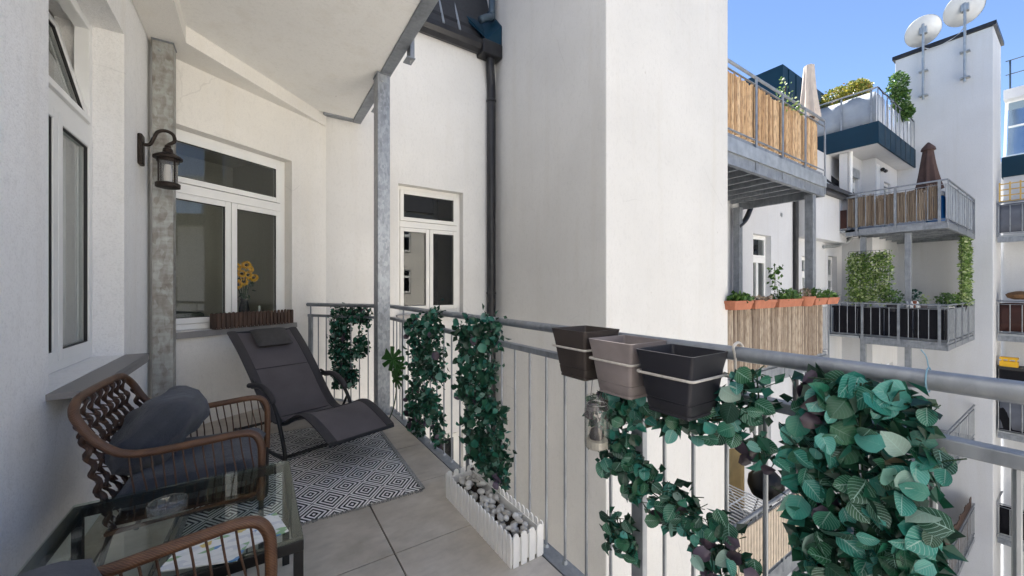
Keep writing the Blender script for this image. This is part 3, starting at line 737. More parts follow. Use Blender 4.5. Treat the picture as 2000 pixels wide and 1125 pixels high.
for sg in (-1, 1):
    x = sg*(W+.055)
    armp = spline([L(.60, x, .475), L(.74, x, .495), L(.90, x, .45), L(1.03, x, .34), L(1.12, x, .18), L(1.17, x, .035), L(1.10, x, .020), L(.70, x, .016), L(.25, x, .05)], 6)
    sm(M().tube(armp, .0145, 10).build('rocker_frame', 'black_frame', lo))
    pad = spline([L(.52, x, .475), L(.64, x, .497), L(.78, x, .508), L(.92, x, .462), L(.985, x, .405)], 6)
    sm(M().tube(pad, [.012]+[.021]*(len(pad)-2)+[.013], 10).build('armrest', 'sling_edge', lo))
    p = prof[16]; sm(M().tube([L(.66, x, .485), L(.55, x*.93, .52)], .011, 8).build('hinge_bar', 'black_frame', lo))
    M().lathe([(.018, -.012), (.018, .012)], L(.545, x, .478), 10, Rm=Matrix.Rotation(R(90), 3, 'Y')).build('hinge', 'zinc', lo)
    sm(M().tube([L(1.02, x, .36), L(1.0, sg*W, .235)], .011, 8).build('strut', 'black_frame', lo))
for s_, z in ((1.165, .032), (.27, .05)):
    sm(M().tube([L(s_, -W-.055, z), L(s_, W+.055, z)], .013, 8).build('cross_tube', 'black_frame', lo))

# ------------------------------------------------------------------ wicker armchairs
def pillow_mesh(T, w, d, h, n=16, p=3.2, seed=0, wr=.006, rnd_=0.0):
    m = M(T); rr = random.Random(seed); ph = [rr.uniform(0, 6) for _ in range(6)]; vs_ = []
    for sgn in (1, -1):
        for j in range(n+1):
            for i in range(n+1):
                u, v = 2*i/n-1, 2*j/n-1; e = max(0, (1-abs(u)**p)*(1-abs(v)**p))**.5
                pin = 1-.07*(1-abs(u)**2)*abs(v)**4; pin2 = 1-.07*(1-abs(v)**2)*abs(u)**4
                wz = wr*(math.sin(5*u+3*v+ph[0])+math.sin(7*v-4*u+ph[1])+.6*math.sin(11*u+9*v+ph[2]))*e
                vs_.append((u*w/2*pin2*math.sqrt(1-.36*v*v*rnd_), v*d/2*pin*math.sqrt(1-.36*u*u*rnd_), sgn*(h/2*e**.85)+wz))
    q = n+1; o = q*q
    m.add(vs_, [(j*q+i, j*q+i+1, (j+1)*q+i+1, (j+1)*q+i) for j in range(n) for i in range(n)]+[(o+j*q+i, o+(j+1)*q+i, o+(j+1)*q+i+1, o+j*q+i+1) for j in range(n) for i in range(n)])
    return m
def wicker_chair(label, C, ang):
    t = thing('wicker_armchair', label, 'armchair', C, 'brown wicker armchairs')
    T = Matrix.Translation(C) @ Matrix.Rotation(ang, 4, 'Z'); hw = .325
    side = [(.318, .30), (.322, .48), (.312, .575), (.262, .618), (.12, .612), (-.06, .60), (-.16, .615), (-.235, .68), (-.283, .765)]
    top = [(-.302, hw-.025, .805), (-.310, hw-.09, .835), (-.312, .12, .842)]
    path = [(x, -hw-.008*(i < 5), z) for i, (x, z) in enumerate(side)]+[(x, -y, z) for x, y, z in top]+[(x, y, z) for x, y, z in top[::-1]]+[(x, hw+.008*(i < 5), z) for i, (x, z) in list(enumerate(side))[::-1]]
    hoop = spline(path, 6)
    sm(M(T).tube(hoop, .0165, 12).build('arm_hoop', 'rattan', t))
    seat = [(.30, -hw, .325), (.30, hw, .325), (-.20, hw, .30), (-.20, -hw, .30)]
    sm(M(T).tube(spline(seat, 1, True), .012, 8, True).build('seat_frame', 'rattan', t))
    M(T).box(-.19, .29, -hw+.015, hw-.015, .318, .335).build('seat_base', 'dark_strand', t)
    # side spokes
    for sg in (-1, 1):
        for i in range(13):
            x = .27-.034*i
            z1 = .612 if x > -.1 else .605; b = .018*math.sin(i*1.3)
            sm(M(T).tube(spline([(x+.015, sg*hw, .328), (x+.022+b*.3, sg*(hw+.012), .43), (x+.01, sg*(hw+.010), .53), (x, sg*hw, z1)], 3), .0034, 6).build('spoke', 'spoke', t))
    # woven back: twisted strands between seat frame and top, tied by thin cords
    for i in range(8):
        y0 = -hw*.80+hw*1.6*i/7; pts = []
        for k in range(64):
            f = k/63; z = .31+(.825-.31)*f; x = -.20-.115*f**.8; pts.append((x+.008*math.cos(k*.62), y0+.010*math.sin(k*.62), z))
        sm(M(T).tube(pts, [.0085+.0022*math.sin(k*1.24) for k in range(64)], 6).build('back_strand', 'dark_strand', t))
    for j in range(7):
        f = .14+.115*j; z = .31+.515*f; x = -.20-.115*f**.8
        M(T).tube([(x+.014*(-1)**i, -hw*.84+hw*1.68*i/15, z+.02*(i % 2)) for i in range(16)], .0035, 5).build('back_cord', 'spoke', t)
    for sg in (-1, 1):                 # outer woven edge between hoop and seat
        pts = []
        for k in range(60):
            f = k/59; pts.append((-.19-.09*f+.008*math.cos(k*.7), sg*(hw-.004)+.006*math.sin(k*.7), .31+.44*f))
        sm(M(T).tube(pts, .011, 6).build('back_edge', 'dark_strand', t))
        sm(M(T).tube([(-.19, sg*(hw-.01), .31), (-.27, sg*(hw-.02), .0)], .011, 8).build('leg', 'black_frame', t))
        sm(M(T).tube(spline([(.318, sg*hw, .31), (.318, sg*hw, .10), (.312, sg*hw, .02), (.27, sg*hw, .012), (-.10, sg*hw, .012)], 4), .011, 8).build('leg', 'black_frame', t))
    sm(M(T).tube([(-.10, -hw, .012), (-.10, hw, .012)], .010, 8).build('floor_bar', 'black_frame', t))
    return T
T1 = wicker_chair('brown wicker armchair between the glass table and the sun lounger', (-.285, 2.50, .012), R(-3))
T2 = wicker_chair('brown wicker armchair cut off at the bottom of the picture, nearest the camera', (-.275, 1.015, .001), R(2))
for T, w1, w2, sd_ in ((T1, 'of the wicker chair beside the sun lounger', 'leaning in the wicker chair beside the sun lounger', 1), (T2, 'of the nearest wicker chair at the bottom edge', 'leaning in the nearest wicker chair at the bottom edge', 5)):
    o = pillow_mesh(T @ Matrix.Translation((.055, 0, .40)), .52, .60, .145, 16, 8, sd_, .002).build('seat_cushion', 'cushion'); sm(o, 80)
    tag(o, 'dark blue grey seat cushion '+w1, 'cushion')
    Tb = T @ Matrix.Translation((-.115 if sd_ == 1 else -.15, .045 if sd_ == 1 else .06, .600 if sd_ == 1 else .545)) @ Matrix.Rotation(R(-46), 4, 'Y') @ Matrix.Rotation(R(8), 4, 'Z')
    o = pillow_mesh(Tb, .44, .50, .24, 22, 2.6, sd_+3, .011, .75).build('pillow', 'cushion'); sm(o, 80)
    tag(o, 'plump dark blue grey pillow '+w2, 'pillow')

# ------------------------------------------------------------------ glass table
TX0, TX1, TY0, TY1, TZ = -.575, .128, 1.425, 2.115, .485
tb = thing('coffee_table', 'low square table with clear glass top on a thin black frame', 'table', (-.22, 1.77, 0))
M().box(TX0, TX1, TY0, TY0+.03, TZ-.045, TZ-.009).box(TX0, TX1, TY1-.03, TY1, TZ-.045, TZ-.009).box(TX0, TX0+.03, TY0+.03, TY1-.03, TZ-.045, TZ-.009).box(TX1-.03, TX1, TY0+.03, TY1-.03, TZ-.045, TZ-.009).build('frame', 'black_frame', tb, bevel=.003)
M().box(TX0+.001, TX1-.001, TY0+.001, TY1-.001, TZ-.0085, TZ-.0005).build('glass_top', 'table_glass', tb, bevel=.002)
for x in (TX0, TX1-.03):
    for y in (TY0, TY1-.03): M().box(x+.001, x+.029, y+.001, y+.029, .0006, TZ-.0455).build('leg', 'black_frame', tb)
ash = thing('ashtray', 'round clear glass ashtray on the glass table', 'ashtray', (-.272, 1.865, TZ))
sm(M().lathe([(.001, .006), (.040, .006), (.046, .012), (.050, .036), (.055, .038), (.058, .034), (.055, .004), (.05, 0), (.001, 0)], (-.272, 1.865, TZ), 28, cap=False).build('bowl', 'ash_glass', ash), 30)
M().lathe([(.0505, .026), (.0515, .030)], (-.272, 1.865, TZ), 24, cap=False).build('rim_groove', 'ash_glass', ash)
for i, (x, y, a, w, h) in enumerate(((-.03, 1.535, 12, .21, .15), (-.12, 1.50, -20, .20, .14))):
    T = Matrix.Translation((x, y, TZ+.0005+.004*i)) @ Matrix.Rotation(R(a), 4, 'Z')
    o = M(T).box(-w/2, w/2, -h/2, h/2, 0, .0035).build('magazine', 'magazine'); tag(o, ('colourful leaflet nearest the table corner, seen through the chair spokes', 'colourful leaflet further left under the other leaflet on the table')[i], 'leaflet')

# ------------------------------------------------------------------ leaves
def leaf_mesh(name, mat, w=.36, fold=.10, curl=.12, seed=0, rows=6):
    m = M(); vs_, uv, fs = [], [], []; rr = random.Random(seed)
    for j in range(rows+1):
        v = j/rows; hw_ = w*(max(0, math.sin(math.pi*min(1, v**.78)))**.58)*(1-.10*v)+.002
        if j == rows: hw_ = .004
        for i in range(5):
            u = i/2-1
            z = fold*abs(u)*hw_*2-curl*(v-.3)**2+.02*math.sin(6*v+3*u+seed)
            vs_.append((hw_*u, v, z)); uv.append(((u+1)/2, v))
    fs = [(j*5+i, j*5+i+1, (j+1)*5+i+1, (j+1)*5+i) for j in range(rows) for i in range(4)]
    m.add(vs_, fs, uv); return mesh_of(m, name, mat, True)
IVY = [leaf_mesh('leaf', 'ivy_leaf', w, f, c, i) for i, (w, f, c) in enumerate(((.44, .10, .16), (.47, .07, .30), (.41, .16, .10), (.45, -.06, .24), (.36, .30, .45), (.40, .05, .55), (.42, .22, -.25)))]
IVS = [leaf_mesh('leaf', 'ivy_small', w, f, c, i, 4) for i, (w, f, c) in enumerate(((.40, .15, .25), (.44, .10, .35), (.36, .2, .15)))]
PUR = [leaf_mesh('leaf', 'purple_leaf', w, f, c, i, 4) for i, (w, f, c) in enumerate(((.44, .20, .45), (.40, -.2, .5)))]
def leaf_rot(nx, ny, rr, tilt=.6, roll=1.1, up=0.0):
    """leaf lying roughly in a hanging panel whose outward normal is (nx, ny); leaf length hangs down with scatter"""
    n = Vector((nx, ny, rr.uniform(-.1, .5))).normalized(); dn = Vector((0, 0, -1)); side = n.cross(dn).normalized(); dn = side.cross(n).normalized()
    a = rr.gauss(up, roll); y = (dn*math.cos(a)+side*math.sin(a)).normalized(); x = y.cross(n).normalized()
    Q = Matrix((x, y, n)).transposed()
    return Q @ Euler((rr.gauss(0, tilt), rr.gauss(0, tilt), 0)).to_matrix()
def stroke_pts(strokes, rr, n):
    tot = [max(.0001, math.hypot(b[0]-a[0], b[1]-a[1])*(a[2]+b[2])) for st in strokes for a, b in zip(st, st[1:])]; segs = [(a, b) for st in strokes for a, b in zip(st, st[1:])]
    out = []
    for _ in range(n):
        a, b = rr.choices(segs, tot)[0]; f = rr.random(); w = a[2]+(b[2]-a[2])*f; t = Vector((b[0]-a[0], b[1]-a[1])).normalized(); e = rr.uniform(-1, 1)*w
        out.append((a[0]+(b[0]-a[0])*f-t.y*e+rr.gauss(0, w*.08), a[1]+(b[1]-a[1])*f+t.x*e+rr.gauss(0, w*.08)))
    return out
def ivy(label, strokes, pos, nrm, size, n, pool, ppur, seed, mass=0, depth=.05, msize=.03):
    """garland of leaves along strokes (s, z, halfwidth); pos(s, z, w) gives the world point"""
    rr = random.Random(seed); c0 = pos(strokes[0][0][0], 0, 0)
    t = thing('ivy_garland', label, 'ivy', c0, 'ivy garlands hung on the railing')
    st = M()
    for s_ in strokes:
        for k in range(4):
            off = rr.uniform(-.6, .6)
            pts = [pos(a[0]+off*a[2], a[1], rr.uniform(-.012, .012)) for a in s_]
            st.tube(spline(pts, 5), .0022, 5)
    ppts = stroke_pts(strokes, rr, n*2)
    for (s, z) in ppts[:n]:
        p = Vector(pos(s, z, 0)); q = p+Vector((rr.gauss(0, .02), rr.gauss(0, .02), rr.uniform(.0, .03))); st.tube([q, (p+q)/2, p], .0014, 4)
    tag(st.build('stems', 'stem', t), kind='stuff')
    for i, (s, z) in enumerate(ppts[:n]):
        pr = rr.random() < (ppur(s, z) if callable(ppur) else ppur)
        me = rr.choice(PUR if pr else pool); k = size*rr.uniform(.55, 1.15)*(1.05 if pr else 1)
        w = depth*rr.uniform(.05, 1) if i > n*.35 else depth*rr.uniform(-.3, .2)
        p = Vector(pos(s, z, w)); Q = leaf_rot(*nrm, rr, .42 if size > .05 else .6, 1.0)
        p = p-Q @ Vector((0, k*.5, 0))
        inst('leaf', me, t, p, Q, (k, k, k))
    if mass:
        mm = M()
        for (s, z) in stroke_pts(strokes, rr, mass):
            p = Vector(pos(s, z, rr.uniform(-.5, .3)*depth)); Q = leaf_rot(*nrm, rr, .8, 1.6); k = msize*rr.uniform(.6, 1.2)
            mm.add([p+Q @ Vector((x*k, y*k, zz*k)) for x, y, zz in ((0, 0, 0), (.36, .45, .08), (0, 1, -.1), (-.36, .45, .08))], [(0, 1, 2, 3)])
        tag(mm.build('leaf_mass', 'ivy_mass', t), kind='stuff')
    return t
def rp(x): return lambda s, z, w: (x-w, s, z)
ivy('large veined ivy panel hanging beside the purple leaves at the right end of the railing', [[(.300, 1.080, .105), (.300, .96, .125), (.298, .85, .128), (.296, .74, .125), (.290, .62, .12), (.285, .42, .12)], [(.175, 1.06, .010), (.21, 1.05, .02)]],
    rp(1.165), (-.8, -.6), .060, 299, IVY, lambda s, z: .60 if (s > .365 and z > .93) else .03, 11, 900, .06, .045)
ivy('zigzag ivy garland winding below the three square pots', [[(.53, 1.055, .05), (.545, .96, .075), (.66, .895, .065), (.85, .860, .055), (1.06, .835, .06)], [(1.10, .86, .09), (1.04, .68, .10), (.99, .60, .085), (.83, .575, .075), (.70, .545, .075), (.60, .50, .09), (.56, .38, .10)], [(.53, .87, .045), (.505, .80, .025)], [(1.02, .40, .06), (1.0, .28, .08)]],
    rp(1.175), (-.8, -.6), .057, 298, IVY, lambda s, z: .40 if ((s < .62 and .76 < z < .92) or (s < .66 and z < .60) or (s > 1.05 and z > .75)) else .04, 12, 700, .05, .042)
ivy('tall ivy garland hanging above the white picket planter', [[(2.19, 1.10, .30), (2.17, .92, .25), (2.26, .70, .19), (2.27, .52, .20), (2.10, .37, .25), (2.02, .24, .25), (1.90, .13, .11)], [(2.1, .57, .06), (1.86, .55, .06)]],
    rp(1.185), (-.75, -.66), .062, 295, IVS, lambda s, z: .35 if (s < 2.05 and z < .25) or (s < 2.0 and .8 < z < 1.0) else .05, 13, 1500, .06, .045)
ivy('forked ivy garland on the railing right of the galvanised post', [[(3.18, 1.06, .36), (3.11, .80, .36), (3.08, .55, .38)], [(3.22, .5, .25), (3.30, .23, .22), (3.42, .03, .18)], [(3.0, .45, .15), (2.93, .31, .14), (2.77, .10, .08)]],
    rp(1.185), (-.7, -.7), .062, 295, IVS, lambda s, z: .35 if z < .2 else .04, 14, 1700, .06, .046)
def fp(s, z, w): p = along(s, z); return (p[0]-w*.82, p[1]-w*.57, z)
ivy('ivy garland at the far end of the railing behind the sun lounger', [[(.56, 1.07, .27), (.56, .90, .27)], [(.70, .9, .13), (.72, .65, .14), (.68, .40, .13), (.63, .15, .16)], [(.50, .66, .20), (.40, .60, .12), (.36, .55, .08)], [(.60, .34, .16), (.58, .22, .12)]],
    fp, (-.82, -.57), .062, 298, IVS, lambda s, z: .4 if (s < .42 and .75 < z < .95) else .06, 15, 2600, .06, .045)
# monstera plant leaves by the galvanised post
mo = thing('monstera_plant', 'glossy split monstera leaf on a dark stalk beside the galvanised post', 'plant', (1.12, 3.82, 0))
sm(M().tube(spline([(1.10, 3.86, .005), (1.12, 3.80, .12), (1.13, 3.74, .30), (1.12, 3.73, .48)], 6), .006, 6).build('stalk', 'stem', mo))
def monstera(c, size, Q):
    m = M(); n = 36; vs_ = [Vector((0, 0, 0))]
    for i in range(n):
        a = 2*math.pi*i/n; r = 1-.12*math.cos(a)-.3*math.exp(-((a-math.pi)**2)*6)
        if i % 4 == 2 and abs(a-math.pi) > .5 and min(a, 2*math.pi-a) > .3: r *= .45
        vs_.append(Vector((r*math.cos(a)*1.15, r*math.sin(a)*.85, -.25*(r*r)*.5+.08*abs(math.sin(a)))))
    m.add([Vector(c)+Q @ (v*size) for v in vs_], [(0, 1+i, 1+(i+1) % n) for i in range(n)])
    o = m.build('leaf', 'monstera', mo); o.modifiers.new('t', 'SOLIDIFY').thickness = .0012
rr = random.Random(3)
for c, s_, e in (((1.11, 3.78, .60), .135, (R(75), R(20), R(-60))), ((1.13, 3.72, .42), .10, (R(80), R(70), R(-80))), ((1.14, 3.70, .52), .10, (R(60), R(-40), R(-50)))):
    monstera(c, s_, Euler(e).to_matrix())

# ------------------------------------------------------------------ three square pots in a wire holder, hung on the handrail
def rounded(hx, hy, r, n=4):
    out = []
    for sx, sy, a0 in ((1, 1, 0), (-1, 1, 90), (-1, -1, 180), (1, -1, 270)):
        for i in range(n+1): a = R(a0+90*i/n); out.append((sx*(hx-r)+r*math.cos(a), sy*(hy-r)+r*math.sin(a)))
    return out
def square_pot(label, mat, cx, cy, z0, z1, top, bot, ang):
    t = thing('flower_pot', label, 'flower pot', (cx, cy, z0)); h = z1-z0
    T = Matrix.Translation((cx, cy, z0)) @ Matrix.Rotation(ang, 4, 'Z'); m = M(T); rings = []
    lev = [(bot-.003, .0, .012), (bot, .004, .012), (bot+.0040, .032, .012), (bot+.0022, .033, .012), (bot+.0024, .036, .012), (bot+.0045, .037, .012), (bot+(top-bot)*.62, h*.68, .012), (top-.010, h*.70, .010), (top, h, .010), (top-.005, h, .010), (top-.016, h*.69, .010), (bot+(top-bot)*.5-.006, h*.5, .010), (bot-.004, .035, .01)]
    for (a, z, r) in lev: rings.append([(x, y, z) for x, y in rounded(a, a, r)])
    k = len(rings[0]); vs_ = [p for r_ in rings for p in r_]
    m.add(vs_, [(i*k+j, i*k+(j+1) % k, (i+1)*k+(j+1) % k, (i+1)*k+j) for i in range(len(rings)-1) for j in range(k)]+[tuple(range(k))[::-1], tuple(range((len(rings)-1)*k, len(rings)*k))])
    sm(m.build('pot', mat, t), 35)
    M(T).prism(rounded(bot-.001, bot-.001, .012), -.010, .0).build('saucer', mat, t, bevel=.002)
    return t
hold = thing('pot_holder', 'cream wire holder hooked over the handrail carrying three pots', 'holder', (1.11, .9, .9))
PX = 1.10
POTS = (('dark brown square pot, leftmost in the wire holder', 'pot_brown', 1.125, .945), ('taupe square pot, middle one in the wire holder', 'pot_taupe', .915, .925), ('black square pot, rightmost and largest looking in the wire holder', 'pot_dark', .705, .915))
for lab, mt, cy, z0 in POTS:
    square_pot(lab, mt, PX, cy, z0+.012, z0+.192, .098, .072, 0)
    zr = z0+.122
    m = M().tube([(x+PX, y+cy, zr) for x, y in rounded(.0955, .0955, .014)], .0042, 8, True).build('ring', 'white_wire', hold); sm(m)
for y in (1.235, .592):
    sm(M().tube(spline([(PX+.099, y, 1.03), (PX+.10, y, 1.09), (1.190, y, 1.122), (1.218, y, 1.134), (1.246, y, 1.118), (1.250, y, 1.09)], 6), .0042, 8).build('hook', 'white_wire', hold))
sm(M().tube([(PX+.099, 1.24, 1.03), (PX+.099, .587, 1.03)], .0042, 8).build('back_wire', 'white_wire', hold))
# glass jar lantern on a wire
jc = (1.085, 1.045)
jar = thing('glass_jar', 'clear glass jar with a dark tealight hanging on a wire under the pots', 'jar', (jc[0], jc[1], .70))
Z0 = .690; sc_ = 1.0
sm(M().lathe([(r*sc_, Z0+z*sc_) for r, z in ((.001, 0), (.040, .0), (.047, .006), (.048, .02), (.048, .145), (.044, .158), (.040, .164), (.042, .168), (.0425, .172), (.040, .176), (.0425, .180), (.0425, .192), (.040, .198))], (jc[0], jc[1], 0), 28, cap=False).build('jar_body', 'jar_glass', jar))
M().lathe([(.040*sc_, Z0+.004), (.040*sc_, Z0+.030)], (jc[0], jc[1], 0), 20).build('sand', 'pebble', jar)
sm(M().lathe([(.024, Z0+.031), (.026, Z0+.045), (.020, Z0+.066), (.008, Z0+.074)], (jc[0]+.002, jc[1]+.008, 0), 10).build('tealight', 'candle_wax', jar))
sm(M().tube([(jc[0]+.0385*math.cos(a), jc[1]+.0385*math.sin(a), Z0+.163*sc_+.004) for a in [2*math.pi*i/20 for i in range(20)]], .0012, 5, True).build('wire_ring', 'zinc', jar))
for sg in (-1, 1): M().tube([(jc[0], jc[1]+sg*.039, Z0+.148), (jc[0]+.005, jc[1]+sg*.030, Z0+.25), (jc[0]+.01, jc[1]+.02, 1.005)], .0011, 5).build('wire', 'dark_gutter', jar)
# cable ties on the handrail
for y, zt, mt in ((.195, 1.03, 'bluegrey_pipe'), ):
    t = sm(M().tube([(1.218+.027*math.cos(a), y, 1.1+.027*math.sin(a)) for a in [2*math.pi*i/16 for i in range(16)]], .0016, 5, True).tube(spline([(1.218, y, 1.127), (1.216, y+.003, 1.15), (1.21, y+.010, 1.165)], 4), .0012, 5).build('cable_tie', 'tie_blue')); tag(t, 'blue cable tie looped round the handrail above the ivy panel', 'cable tie')

# ------------------------------------------------------------------ the far wing of the courtyard
far = thing('apartment_building', 'white courtyard wing with a windowless satellite dish tower and dark blue roof storey', 'building', (14, 5, -10.9))
XP = (0, 4.8)
FW = [(10.64, 11.64, .45, 2.71), (13.65, 14.35, .3, 2.27), (15.75, 16.55, -.19, 2.37), (10.64, 11.64, -3.2, -.95), (13.65, 14.35, -3.2, -1.4), (15.75, 16.55, -3.68, -1.2), (10.64, 11.64, -6.8, -4.6), (13.65, 14.35, -6.8, -5)]
wall('wall', far, 'plaster_far', XP, (1, 0), (0, -1), 17.0, -10.9, 5.7, FW, u0=5.9)
for i, h in enumerate(FW):
    window(far, XP, (1, 0), (0, -1), *h, rec=.14, split=h[2]+(h[3]-h[2])*.72, mull=i % 3 != 2, sill=.04, detail=False)
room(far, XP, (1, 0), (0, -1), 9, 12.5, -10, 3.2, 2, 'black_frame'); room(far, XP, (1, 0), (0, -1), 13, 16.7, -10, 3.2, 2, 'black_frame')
# recessed walls behind the stacked balconies, lower and upper storeys
wall('wall', far, 'plaster_far', (17.0, 4.8), (0, -1), (-1, 0), .599, -10.9, 2.98, thick=.2)
LW = [(.75, 1.05, .9, 1.9), (.75, 1.05, -2.4, -1.3), (1.6, 2.4, -3.6, -1.4)]
wall('wall', far, 'plaster_far', (17.0, 4.0), (1, 0), (0, -1), 2.99, -10.9, 2.98, LW[1:], thick=.2)
for h in LW[1:]: window(far, (17.0, 4.0), (1, 0), (0, -1), *h, rec=.1, mull=False, sill=0, detail=False)
UW = [(.20, 1.05, 3.2, 5.25)]
wall('wall', far, 'plaster_far', (15.92, 4.36), (1, 0), (0, -1), 1.43, 2.99, 5.69, UW, thick=.2)
window(far, (15.92, 4.36), (1, 0), (0, -1), *UW[0], rec=.08, split=4.75, mull=False, sill=0, detail=False)
M().box(16.10, 17.0, 4.32, 4.37, 4.98, 5.27).build('shutter_box', 'zinc', far)
wall('wall', far, 'plaster_far', (17.35, 4.36), (0, -1), (-1, 0), .159, 2.99, 5.69, thick=.2)
UX = [(.95, 1.75, 3.2, 5.05)]
wall('wall', far, 'plaster_far', (17.35, 4.0), (1, 0), (0, -1), 2.64, 2.99, 5.69, UX, thick=.2)
window(far, (17.35, 4.0), (1, 0), (0, -1), *UX[0], rec=.08, mull=False, sill=0, detail=False)
M().box(17.45, 17.75, 3.985, 4.005, 3.2, 5.5).build('pilaster', 'upvc', far)
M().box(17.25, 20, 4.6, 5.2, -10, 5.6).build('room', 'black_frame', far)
# tower with coping
M().box(20.0, 21.9, 1.75, 4.06, -10.9, 9.86).build('stair_tower', 'plaster_far', far, bevel=.02)
M().box(19.93, 21.97, 1.68, 4.13, 9.861, 9.99).build('coping', 'dark_gutter', far)
# oriel, eaves, mansard and pipes left of the stacked balconies
M().box(13.15, 16.30, 4.48, 4.802, 2.78, 4.16).build('oriel', 'plaster_far', far, bevel=.01)
M().box(9.2, 16.55, 4.30, 4.80, 4.165, 4.24).box(9.2, 16.6, 4.24, 4.40, 4.241, 4.36).build('gutter', 'dark_gutter', far)
rf = M().add([(9.2, 4.38, 4.30), (16.5, 4.38, 4.30), (15.3, 5.6, 5.9), (9.2, 5.6, 5.9), (9.2, 4.8, 4.25), (16.5, 4.8, 4.25), (15.3, 5.8, 5.8), (9.2, 5.8, 5.8)],
        [(0, 1, 2, 3), (7, 6, 5, 4), (0, 4, 5, 1), (1, 5, 6, 2), (2, 6, 7, 3), (3, 7, 4, 0)]).build('roof', 'roof_tile', far)
M().bar((16.5, 4.36, 4.36), (15.3, 5.6, 5.98), .10, .14).build('roof_verge', 'dark_gutter', rf)
for i in range(7):
    x = 15.4-.55*i; M().bar((x, 4.42, 4.40), (x-.75, 5.55, 5.92), .03, .07).build('roof_rib', 'zinc' if i % 3 == 1 else 'dark_gutter', rf)
for i in range(4):
    f = (i+.7)/4.4; M().bar((9.3, 4.38+1.22*f, 4.34+1.60*f), (16.4-1.2*f, 4.38+1.22*f, 4.34+1.60*f), .05, .04).build('tile_course', 'dark_gutter', rf)
sm(M().tube(spline([(16.45, 4.42, 4.2), (16.45, 4.42, 3.95), (16.5, 4.40, 3.7), (16.5, 4.40, 3.15), (16.42, 4.42, 2.9), (16.1, 4.62, 2.72), (15.2, 4.74, 2.62)], 5), .05, 10).build('downpipe', 'zinc', far))
sm(M().tube([(13.04, 4.73, 4.15), (13.04, 4.73, -10.9)], .065, 12).build('downpipe', 'dark_gutter', far))
sm(M().lathe([(.05, 0), (.06, .01)], (12.25, 4.79, 3.35), 12, Rm=Matrix.Rotation(R(90), 3, 'X')).build('vent', 'zinc', far))
sm(M().tube([(15.98, 4.28, 5.7), (15.98, 4.28, 4.3)], .045, 10).build('downpipe', 'upvc', far))
# dark blue penthouse
M().box(15.45, 24, 6.0, 12, 5.0, 9.2).build('penthouse', 'blue_metal', far)
for i in range(8): M().box(15.9+.62*i, 15.92+.62*i, 5.975, 5.999, 6, 9.15).build('seam', 'blue_metal', far)
M().box(14.6, 15.2, 6.6, 7.2, 6, 7.65).build('dormer_wall', 'plaster_far', far)
M().box(5.9, 15.4, 5.9, 9, 4, 6.2).build('roof_block', 'roof_tile', far)
M().box(5.93, 6.05, 3.5, 3.9, 4.8, 5.35).build('chimney', 'plaster_far', far)

# satellite dishes
def dish(label, y, zt, zb, zd, r, ang):
    t = thing('satellite_dish', label, 'satellite dish', (19.85, y, zb), 'satellite dishes on the tower')
    sm(M().tube([(19.86, y, zb), (19.86, y, zt)], .035, 10).build('mast', 'zinc', t))
    for z in (zb+.12, zb+1.0, zb+1.75):
        if z < 9.8: M().box(19.80, 20.0, y-.11, y+.11, z, z+.035).build('bracket', 'zinc', t)
    c = Vector((20.02, y, zd)); Q = Vector((math.cos(ang)*.86, math.sin(ang)*.86, .5)).to_track_quat('Z', 'Y').to_matrix()
    prof_ = [(r*f, .26*r*(f*f-.35)) for f in (0.01, .25, .5, .7, .85, .95, 1.0)]+[(r*1.015, .26*r*.66), (r, .26*r*.67-.02)]
    sm(M().lathe(prof_, c, 36, Rm=Q, cap=False).build('reflector', 'dish_grey', t))
    M().box(19.84, 20.02, y-.09, y+.09, zd-.14, zd+.10).build('mount', 'zinc', t, bevel=.01)
    e = c+Q @ Vector((0, -r*.2, r*.9)); b = c+Q @ Vector((0, -r*.95, .1))
    M().tube([b, e], .015, 6).build('feed_arm', 'zinc', t); M().tube([e, e+Q @ Vector((0, .02, -.12))], .04, 8).build('receiver', 'dish_grey', t)
dish('satellite dish on the mast nearer the roof terrace', 3.31, 10.75, 8.05, 10.55, .50, R(35))
dish('satellite dish on the mast at the upper right edge, cut by the picture', 2.34, 10.9, 8.25, 10.78, .52, R(35))
cb = sm(M().tube(spline([(19.9, 3.31, 9.9), (19.92, 3.1, 9.78), (19.93, 2.8, 9.82), (19.94, 2.5, 9.95), (19.9, 2.34, 10.15)], 6), .014, 6).build('antenna_cable', 'dish_grey')); tag(cb, 'grey cable sagging between the two dish masts along the tower top', 'cable')

